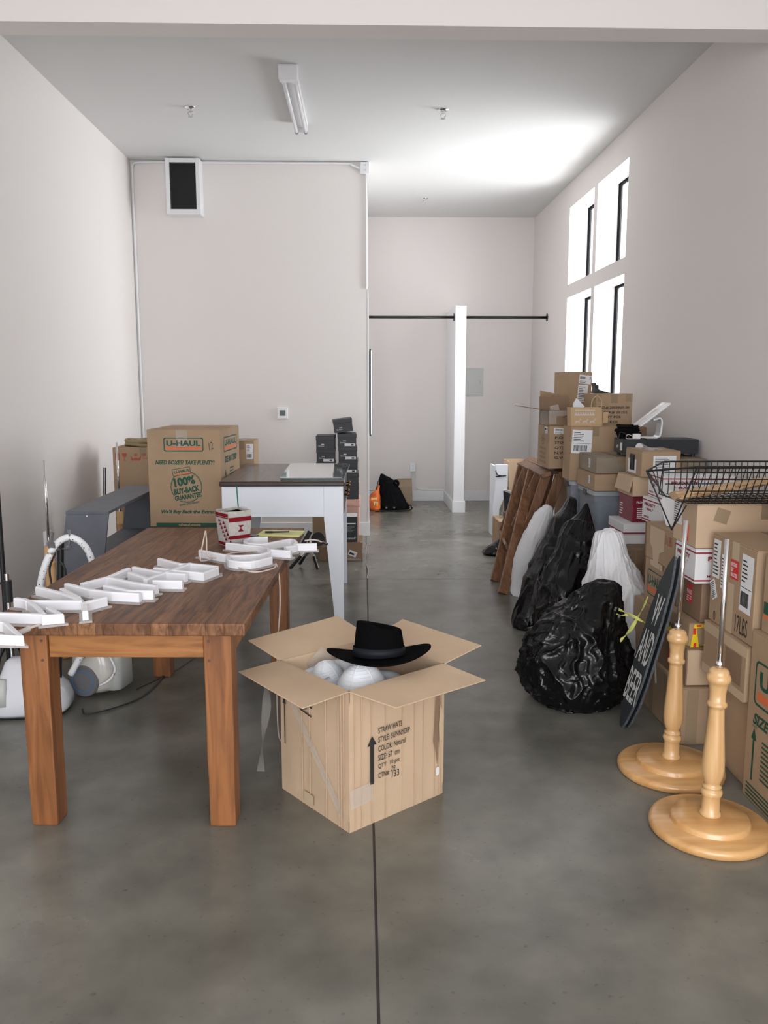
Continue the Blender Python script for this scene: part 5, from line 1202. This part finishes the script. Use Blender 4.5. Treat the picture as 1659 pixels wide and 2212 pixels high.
P = bag('shopping_bag', 'orange plastic bag with pale lettering left of the black backpack', [(0.001, .155, 10.42, .055, .09), (.03, .155, 10.42, .072, .10), (.12, .15, 10.43, .075, .10), (.19, .16, 10.44, .055, .07), (.25, .19, 10.45, .025, .03), (.30, .205, 10.45, .015, .015), (.31, .205, 10.45, .004, .004)], 'orange_bag', 11, .08)
F = Face(P, (Vector((-.055, -.104, 0)), Vector((1, 0, 0)), Vector((0, .1, 1)).normalized(), Vector((0, -1, 0)))); F.text('IT!', .045, .07, .05, .05, 'notepad', bold=.03, off=.008); F.text('SAVE', .01, .14, .07, .03, 'notepad', bold=.03, off=.004)
t = thing('paper_bag', 'crumpled brown paper bag behind the black backpack', 'bag', (.56, 10.95, 0), .1)
MB().rings([[Vector((a + .01 * noise.noise(Vector((a * 20, b * 20, z * 9))), b, z)) for a, b in round_rect(.20 * s, .12 * q, .01)] for z, s, q in ((.0, 1.0, 1.0), (.12, 1.0, .95), (.24, .97, .7), (.33, .95, .3))]).obj('bag_body', 'paper_bag', t, smooth=False); bxo('folded_top', (-.095, -.022, .325), (.095, .022, .338), 'paper_bag', t)

# ================================================================ left side
th3 = math.radians(-3.5)
UX, UY, UZ = -1.448, 5.62, .605; UW, UD, UH = .498, .60, .66
c = thing('moving_box', 'big moving box printed NEED BOXES? TAKE PLENTY! behind the table', 'box', (UX + UW / 2 * math.cos(th3) - UD / 2 * math.sin(th3), UY + UW / 2 * math.sin(th3) + UD / 2 * math.cos(th3), UZ), th3)
c['_w'] = UW; c['_d'] = UD; c['_h'] = UH
bxo('body', (-UW / 2, -UD / 2, 0), (UW / 2, UD / 2, UH - .004), 'card', c, bevel=.004)
MB().rings([[Vector((x, y, z)) for x, y in ((-UW / 2 + .002, -UD / 2 + .002), (UW / 2 - .002, -UD / 2 + .002), (UW / 2 - .002, -.002), (-UW / 2 + .002, -.002))] for z in (UH - .004, UH)]).obj('flap', 'card', c)
MB().rings([[Vector((x, y, z)) for x, y in ((-UW / 2 + .002, .002), (UW / 2 - .002, .002), (UW / 2 - .002, UD / 2), (-UW / 2 + .002, UD / 2))] for z in (UH - .004, UH + .002)]).obj('flap', 'card', c)
F = fc(c, 'F'); q = UW / 164.0   # photo pixels on the face to metres
def U(px): return (px - 317) * q
def V(py): return (1138 - py) * UH / 210.0
mover_logo(F, U(354), V(975), 89 * q, 30 * UH / 210, .007)
F.text('NEED BOXES? TAKE PLENTY!', U(334), V(1003), 133 * q, 9.5 * UH / 210, 'ink_green', shear=.25, bold=.03)
F.text("We'll Buy Back the Extras.", U(343), V(1111), 122 * q, 10 * UH / 210, 'ink_green', shear=.25, bold=.03)
F.put('printed_stripe', 'ink_green', U(331), V(1138), 149 * q - .003, 8.5 * UH / 210); F.text('uhaul.com', U(382), V(1136.5), 49 * q, 6 * UH / 210, 'card', bold=.03, off=.0022)
cu, cv, R = U(402), V(1051), 35.5 * q
circ = [(cu + R * math.cos(a), cv + R * math.sin(a)) for a in [2 * PI * i / 64 for i in range(64)]]
ring_mark(F, circ, [(cu + (x - cu) * .955, cv + (y - cv) * .955) for x, y in circ]).obj('printed_ring', 'ink_green', c)
ring_mark(F, [(cu + (x - cu) * .93, cv + (y - cv) * .93) for x, y in circ], [(cu + (x - cu) * .915, cv + (y - cv) * .915) for x, y in circ]).obj('printed_ring', 'ink_green', c)
an = math.radians(10)
F.quad(U(373), V(1029), 41 * q, 16 * UH / 210, an, .001).obj('printed_tab', 'card', c)
F.text('U-HAUL', U(376), V(1023), 36 * q, 6 * UH / 210, 'ink_green', an, bold=.03, off=.002); F.quad(U(377), V(1027), 36 * q, 2.2 * UH / 210, an, .002).obj('printed_bar', 'ink_orange', c)
m = MB(); 
for du, dv, w_, h_ in ((0, 0, 41, 1.2), (0, 15, 41, 1.2)): F.quad(U(373) - dv * q * math.sin(an), V(1029) + dv * q * math.cos(an), w_ * q, h_ * q, an, .002, m)
for du in (0, 40): F.quad(U(373) + du * q * math.cos(an), V(1029) + du * q * math.sin(an), 1.2 * q, 15 * q, an, .002, m)
m.obj('printed_frame', 'ink_green', c)
F.text('100%', U(376), V(1052), 48 * q, 19 * UH / 210, 'ink_green', an, bold=.04, off=.002)
F.text('BUY-BACK', U(375), V(1069), 58 * q, 13 * UH / 210, 'ink_green', an, bold=.04, off=.002)
F.quad(U(374), V(1083), 62 * q, 11 * UH / 210, an, .0014).obj('printed_tab', 'card', c)
F.text('GUARANTEE.', U(376), V(1082), 62 * q, 10.5 * UH / 210, 'ink_green', an, bold=.04, off=.002)
F.text('BOXES - WITH RECEIPT', U(386), V(1093), 45 * q, 4 * UH / 210, 'ink_green', an, bold=.02, off=.002)
F.text('12', U(456), V(972), .035, .05, 'ink', shear=.4, ang=.3, name='handwriting'); F.put('tape', 'clear_plastic', U(382), V(967), 26 * q, 38 * UH / 210)
F = fc(c, 'R')
mover_logo(F, .09, .50, .42, .105, .009); F.text('SIZE MATTERS!', .11, .425, .38, .045, 'ink_green', bold=.03, shear=.2); arrow_up(F, .10, .20, .06, .18)
m = MB(); print_lines(F, m, .26, .26, .2, .13, 6, 7); m.obj('printed_text', 'ink_green', c)
carton('cardboard_box', 'brown box hidden behind the table, holding up the big moving box', -1.40, -.96, 5.68, 6.12, 0, .602, 'card_dark', rz=th3)
c = carton('cardboard_box', 'tall brown box with red fragile symbols in the left back corner', -2.01, -1.52, 6.72, 7.2, 0, 1.065, 'card')
F = fc(c, 'F'); v = 1.02
F.loop([(.075, v), (.115, v), (.11, v - .028), (.098, v - .035), (.098, v - .055), (.112, v - .062), (.078, v - .062), (.092, v - .055), (.092, v - .035), (.08, v - .028)]).obj('glass_symbol', 'ink_faded_red', c)
F.loop([(.15, v - .06), (.185, v - .06), (.22, v - .06), (.23, v - .02), (.205, v - .045), (.185, v - .035), (.165, v - .045), (.14, v - .02)]).obj('hands_symbol', 'ink_faded_red', c); F.loop(round_rect(.022, .022, .01, cx=.185, cy=v - .015)).obj('hands_symbol', 'ink_faded_red', c)
F.loop([(.02, v), (.055, v), (.055, v - .06), (.02, v - .06)]).obj('arrow_symbol', 'ink_faded_red', c)
m = MB(); print_lines(F, m, .235, v - .05, .06, .05, 3, 4); m.obj('printed_text', 'ink_faded_red', c)
m = MB()
for k in range(6):
    R_ = .07 + .026 * (k % 3) ; z = 1.082 + .026 * (k // 3)
    m.tube([(-1.79 + R_ * 1.3 * math.cos(a), 6.93 + R_ * 1.3 * math.sin(a), z + .005 * math.sin(3 * a + k)) for a in [2 * PI * j / 40 for j in range(40)]], .015, 8, closed=True)
m.obj('rope_coil', 'rope', smooth=True, label='coil of thick brown rope on top of the tall fragile box', cat='rope')
c = carton('cardboard_box', 'small brown box with a label, peeking out right of the big moving box', -1.06, -.86, 6.6, 6.9, .80, 1.125, 'card')
F = fc(c, 'F'); ship_label(F, .14, .18, .055, .12, 0, 61, 0); F.text('III', .04, .18, .05, .08, 'ink_faded_red'); 
carton('cardboard_box', 'hidden brown box stacked behind the desk left side', -1.12, -.86, 6.58, 6.95, 0, .798, 'card_dark')
# grey bench leaning
t = thing('plywood_bench', 'grey painted open box bench standing behind the table at left', 'bench', (-1.63, 4.9, 0))
def sk(x, z): return x - .14 * (.82 - z)
def slab(m, x0, x1, y0, y1, z0, z1): m.rings([[Vector((sk(x0, z), y0, z)), Vector((sk(x1, z), y0, z)), Vector((sk(x1, z), y1, z)), Vector((sk(x0, z), y1, z))] for z in (z0, z1)])
m = MB(); slab(m, -.125, .125, 0, .02, 0, .80); m.obj('end_panel', 'bench_grey', t, bevel=.002)
m = MB(); slab(m, -.125, .125, 1.28, 1.30, 0, .80); m.obj('end_panel', 'bench_grey', t, bevel=.002)
m = MB(); slab(m, -.127, .127, -.002, 1.302, .80, .82); m.obj('top_board', 'bench_grey', t, bevel=.002)
m = MB(); slab(m, -.123, .123, .02, 1.28, .48, .50); m.obj('shelf', 'bench_grey', t, bevel=.002)
m = MB()
for x, y, z in ((0, -.0006, .79), (-.08, -.0006, .6)): m.box((sk(x, z) - .004, y - .001, z - .004), (sk(x, z) + .004, y + .001, z + .004))
m.obj('screw', 'white_paper', t)
# rods on stands at the left
def rod_stand(label, x, y, wood_top, top, base_r=.17):
    t = thing('display_stand', label, 'stand', (x, y, 0), 0, 'pale wooden rod stands at the left wall')
    MB().lathe(base_profile(base_r), n=64).obj('base', 'pale_base', t, smooth=True)
    MB().lathe([(.03, .058), (.032, .10), (.03, wood_top - .12), (.031, wood_top - .105), (.034, wood_top - .10), (.034, wood_top - .09), (.029, wood_top - .085), (.026, wood_top), (.012, wood_top + .002)], n=32).obj('wooden_post', 'pale_wood', t, smooth=True)
    MB().lathe([(.013, wood_top), (.013, wood_top + .022), (.01, wood_top + .024)], n=20).obj('collar', 'chrome', t)
    MB().tube([(0, 0, wood_top), (0, 0, top)], .0085, 16).obj('chrome_rod', 'chrome', t, smooth=True)
rod_stand('pale wooden stand with a chrome rod beside the left wall outlet', -1.80, 4.72, .645, 1.14, .13)
rod_stand('pale wooden stand with a chrome rod in front of the fragile box', -1.895, 6.45, .585, 1.125, .17)
MB().tube([(-2.085, 6.60, .005), (-2.06, 6.66, .91)], .011, 14).obj('threaded_rod', 'steel_dark', label='dark threaded metal rod standing near the left wall, left of the fragile box', cat='rod')

# garment steamers
def shell(rs_, name, material, parent, **k):
    rings = []
    for z, cx, cy, w, d, r in rs_: rings.append([Vector((cx + a, cy + b, z)) for a, b in round_rect(w, d, r)])
    return MB().rings(rings).obj(name, material, parent, smooth=True, **k)
t = thing('garment_steamer', 'white garment steamer on the floor at the left edge behind the table leg', 'steamer', (-1.60, 3.87, 0), math.radians(6))
shell([(.012, 0, 0, .34, .24, .08), (.03, 0, 0, .37, .26, .09), (.07, 0, 0, .37, .26, .10), (.12, .0, 0, .33, .24, .09), (.17, -.01, .0, .26, .20, .08), (.22, -.03, .0, .18, .15, .06), (.25, -.05, .0, .12, .11, .05), (.265, -.06, .0, .06, .06, .025)], 'tank_body', 'steamer_white', t)
shell([(.0, 0, 0, .33, .23, .08), (.014, 0, 0, .35, .25, .09)], 'black_base', 'black_plastic', t)
MB().tube([(-.16, -.125, .03), (-.16, -.10, .03)], .035, 20).obj('caster', 'black_plastic', t); MB().tube([(-.165, -.11, .17), (-.11, -.115, .17)], .014, 10).obj('tank_handle', 'black_plastic', t)
shell([(.07, -.12, -.115, .09, .04, .018), (.15, -.12, -.105, .08, .04, .018), (.19, -.11, -.09, .05, .03, .012)], 'water_tank', 'panel_grey', t)
MB().tube([(.12, .02, .12), (.17, .02, .83)], .016, 14).obj('pole', 'black_metal', t)
m = MB().tube(smoothpts([(.16, -.0, .79), (.15, -.05, .80), (.15, -.075, .84), (.155, -.06, .88)]), .018, 12, ry=.4); m.obj('hose_hook', 'grey_plastic', t, smooth=True)
m = MB().tube(smoothpts([(.19, -.0, .79), (.215, -.03, .80), (.225, -.03, .85), (.22, -.02, .885)]), .014, 12, ry=.4); m.obj('hose_hook', 'grey_plastic', t, smooth=True)
hp = smoothpts([(.0, -.02, .22), (.06, -.06, .42), (.09, -.08, .62), (.12, -.08, .73), (.16, -.05, .815), (.215, -.03, .85), (.27, -.02, .825), (.305, .0, .755), (.32, .02, .62), (.30, .05, .40), (.17, .06, .15)], 10)
h = MB().tube(hp, .016, 14).obj('steam_hose', 'hose_white', t, smooth=True)
m = MB()
for i in range(2, len(hp) - 2, 2):
    for s in range(3):
        a = i * .4 + s * 2.1; d = Vector((math.cos(a), math.sin(a) * .8, .3 * math.sin(a))).normalized(); q = hp[i] + d * .0145; m.box(q - Vector((.0024, .0024, .0024)), q + Vector((.0024, .0024, .0024)))
m.obj('hose_flecks', 'ink', h, kind='stuff')
m = MB().tube(smoothpts([(.16, -.04, .78), (.13, -.05, .70), (.15, -.05, .58), (.19, -.05, .62), (.20, -.05, .70), (.18, -.05, .74)]), .005, 8); m.obj('power_cord', 'black_plastic', t, smooth=True)
t = thing('garment_steamer', 'beige and grey garment steamer with a blue-ringed wheel under the table', 'steamer', (-1.35, 4.15, 0), math.radians(-12))
shell([(.02, -.02, 0, .20, .22, .07), (.05, -.01, 0, .25, .25, .09), (.12, .0, 0, .27, .26, .10), (.20, -.005, 0, .25, .25, .10), (.27, -.02, 0, .20, .22, .09), (.33, -.03, 0, .14, .17, .07), (.36, -.04, 0, .07, .10, .03)], 'tank_body', 'steamer_beige', t)
wm = Matrix.Translation((-.03, -.115, .085)) @ Matrix.Rotation(PI / 2, 4, 'X')
MB().lathe([(.078, -.02), (.082, -.01), (.082, .012), (.076, .02), (.001, .022)], n=48, mtx=wm).obj('wheel', 'grey_plastic', t, smooth=False)
MB().tube([wm @ Vector((.056 * math.cos(a), .056 * math.sin(a), .022)) for a in [2 * PI * j / 48 for j in range(48)]], .0018, 6, closed=True).obj('wheel_ring', 'blue_ring', t)
km = Matrix.Translation((-.03, -.122, .225)) @ Matrix.Rotation(PI / 2 - .15, 4, 'X')
MB().lathe([(.024, 0), (.024, .008), (.02, .012), (.001, .013)], n=32, mtx=km).obj('dial', 'chrome', t); MB().tube([km @ Vector((0, .0, .013)), km @ Vector((.0, .018, .014))], .003, 6).obj('dial_mark', 'grey_plastic', t)
shell([(.03, .09, .0, .10, .18, .04), (.20, .10, .0, .08, .16, .035), (.27, .07, .0, .05, .10, .02)], 'side_panel', 'card_grey' if False else 'panel_grey', t)
MB().tube(smoothpts([(.01, -.10, .33), (.06, -.11, .27), (.12, -.12, .21), (.14, -.12, .15), (.11, -.13, .10), (.06, -.13, .07)]), .006, 8).obj('tether', 'white_plastic', t, smooth=True)
MB().tube(smoothpts([(-1.10, 4.62, .006), (-1.08, 4.25, .006), (-1.12, 4.0, .006), (-1.22, 3.86, .006), (-1.32, 3.80, .006), (-1.36, 3.86, .006)]), .004, 8).obj('cable', 'black_plastic', smooth=True, label='black cable curving on the floor under the table', cat='cord')
MB().tube(smoothpts([(-1.17, 4.12, .006), (-1.0, 4.5, .006), (-.93, 5.0, .006), (-.95, 5.3, .006)]), .003, 8).obj('cable', 'black_plastic', smooth=True, label='thinner black cable running back along the floor under the table', cat='cord')
# light stands
t = thing('light_stand', 'tall black stand pole at the very left edge of the frame', 'light stand', (-1.93, 4.40, 0))
MB().tube([(0, 0, .02), (0, 0, 1.9)], .0135, 14).obj('pole', 'black_metal', t)
for a in (.4, 2.6, 4.6): MB().tube([(0, 0, .38), (.16 * math.cos(a), .12 * math.sin(a), .008)], .007, 8).obj('leg', 'black_metal', t)
t = thing('light_stand', 'short silver light stand with a black clamp knob left of the table', 'light stand', (-1.79, 4.12, 0))
MB().tube([(0, 0, .01), (0, 0, .62)], .0105, 14).obj('pole', 'chrome', t)
MB().tube([(0, 0, .475), (0, 0, .585)], .022, 16).obj('clamp', 'black_plastic', t); MB().tube([(-.018, 0, .57), (-.05, 0, .57)], .007, 10).obj('clamp_knob', 'black_plastic', t); MB().tube([(-.045, 0, .57), (-.062, 0, .57)], .015, 10).obj('knob_head', 'black_plastic', t)
for a in (.9, 3.0, 5.1): MB().tube([(0, 0, .30), (.16 * math.cos(a), .10 * math.sin(a), .008)], .006, 8).obj('leg', 'black_metal', t)
t = thing('paper_strip', 'pale kraft flap of a box on the floor at the far left', 'cardboard', (-1.98, 5.0, 0), .3)
MB().prism([(-.12, 0, 0), (.16, 0, 0), (.22, 0, .12), (-.02, 0, .05)], (0, .01, 0)).obj('panel', 'card_light', t)

for o in bpy.data.objects:
    for k in ('_w', '_d', '_h'):
        if k in o: del o[k]
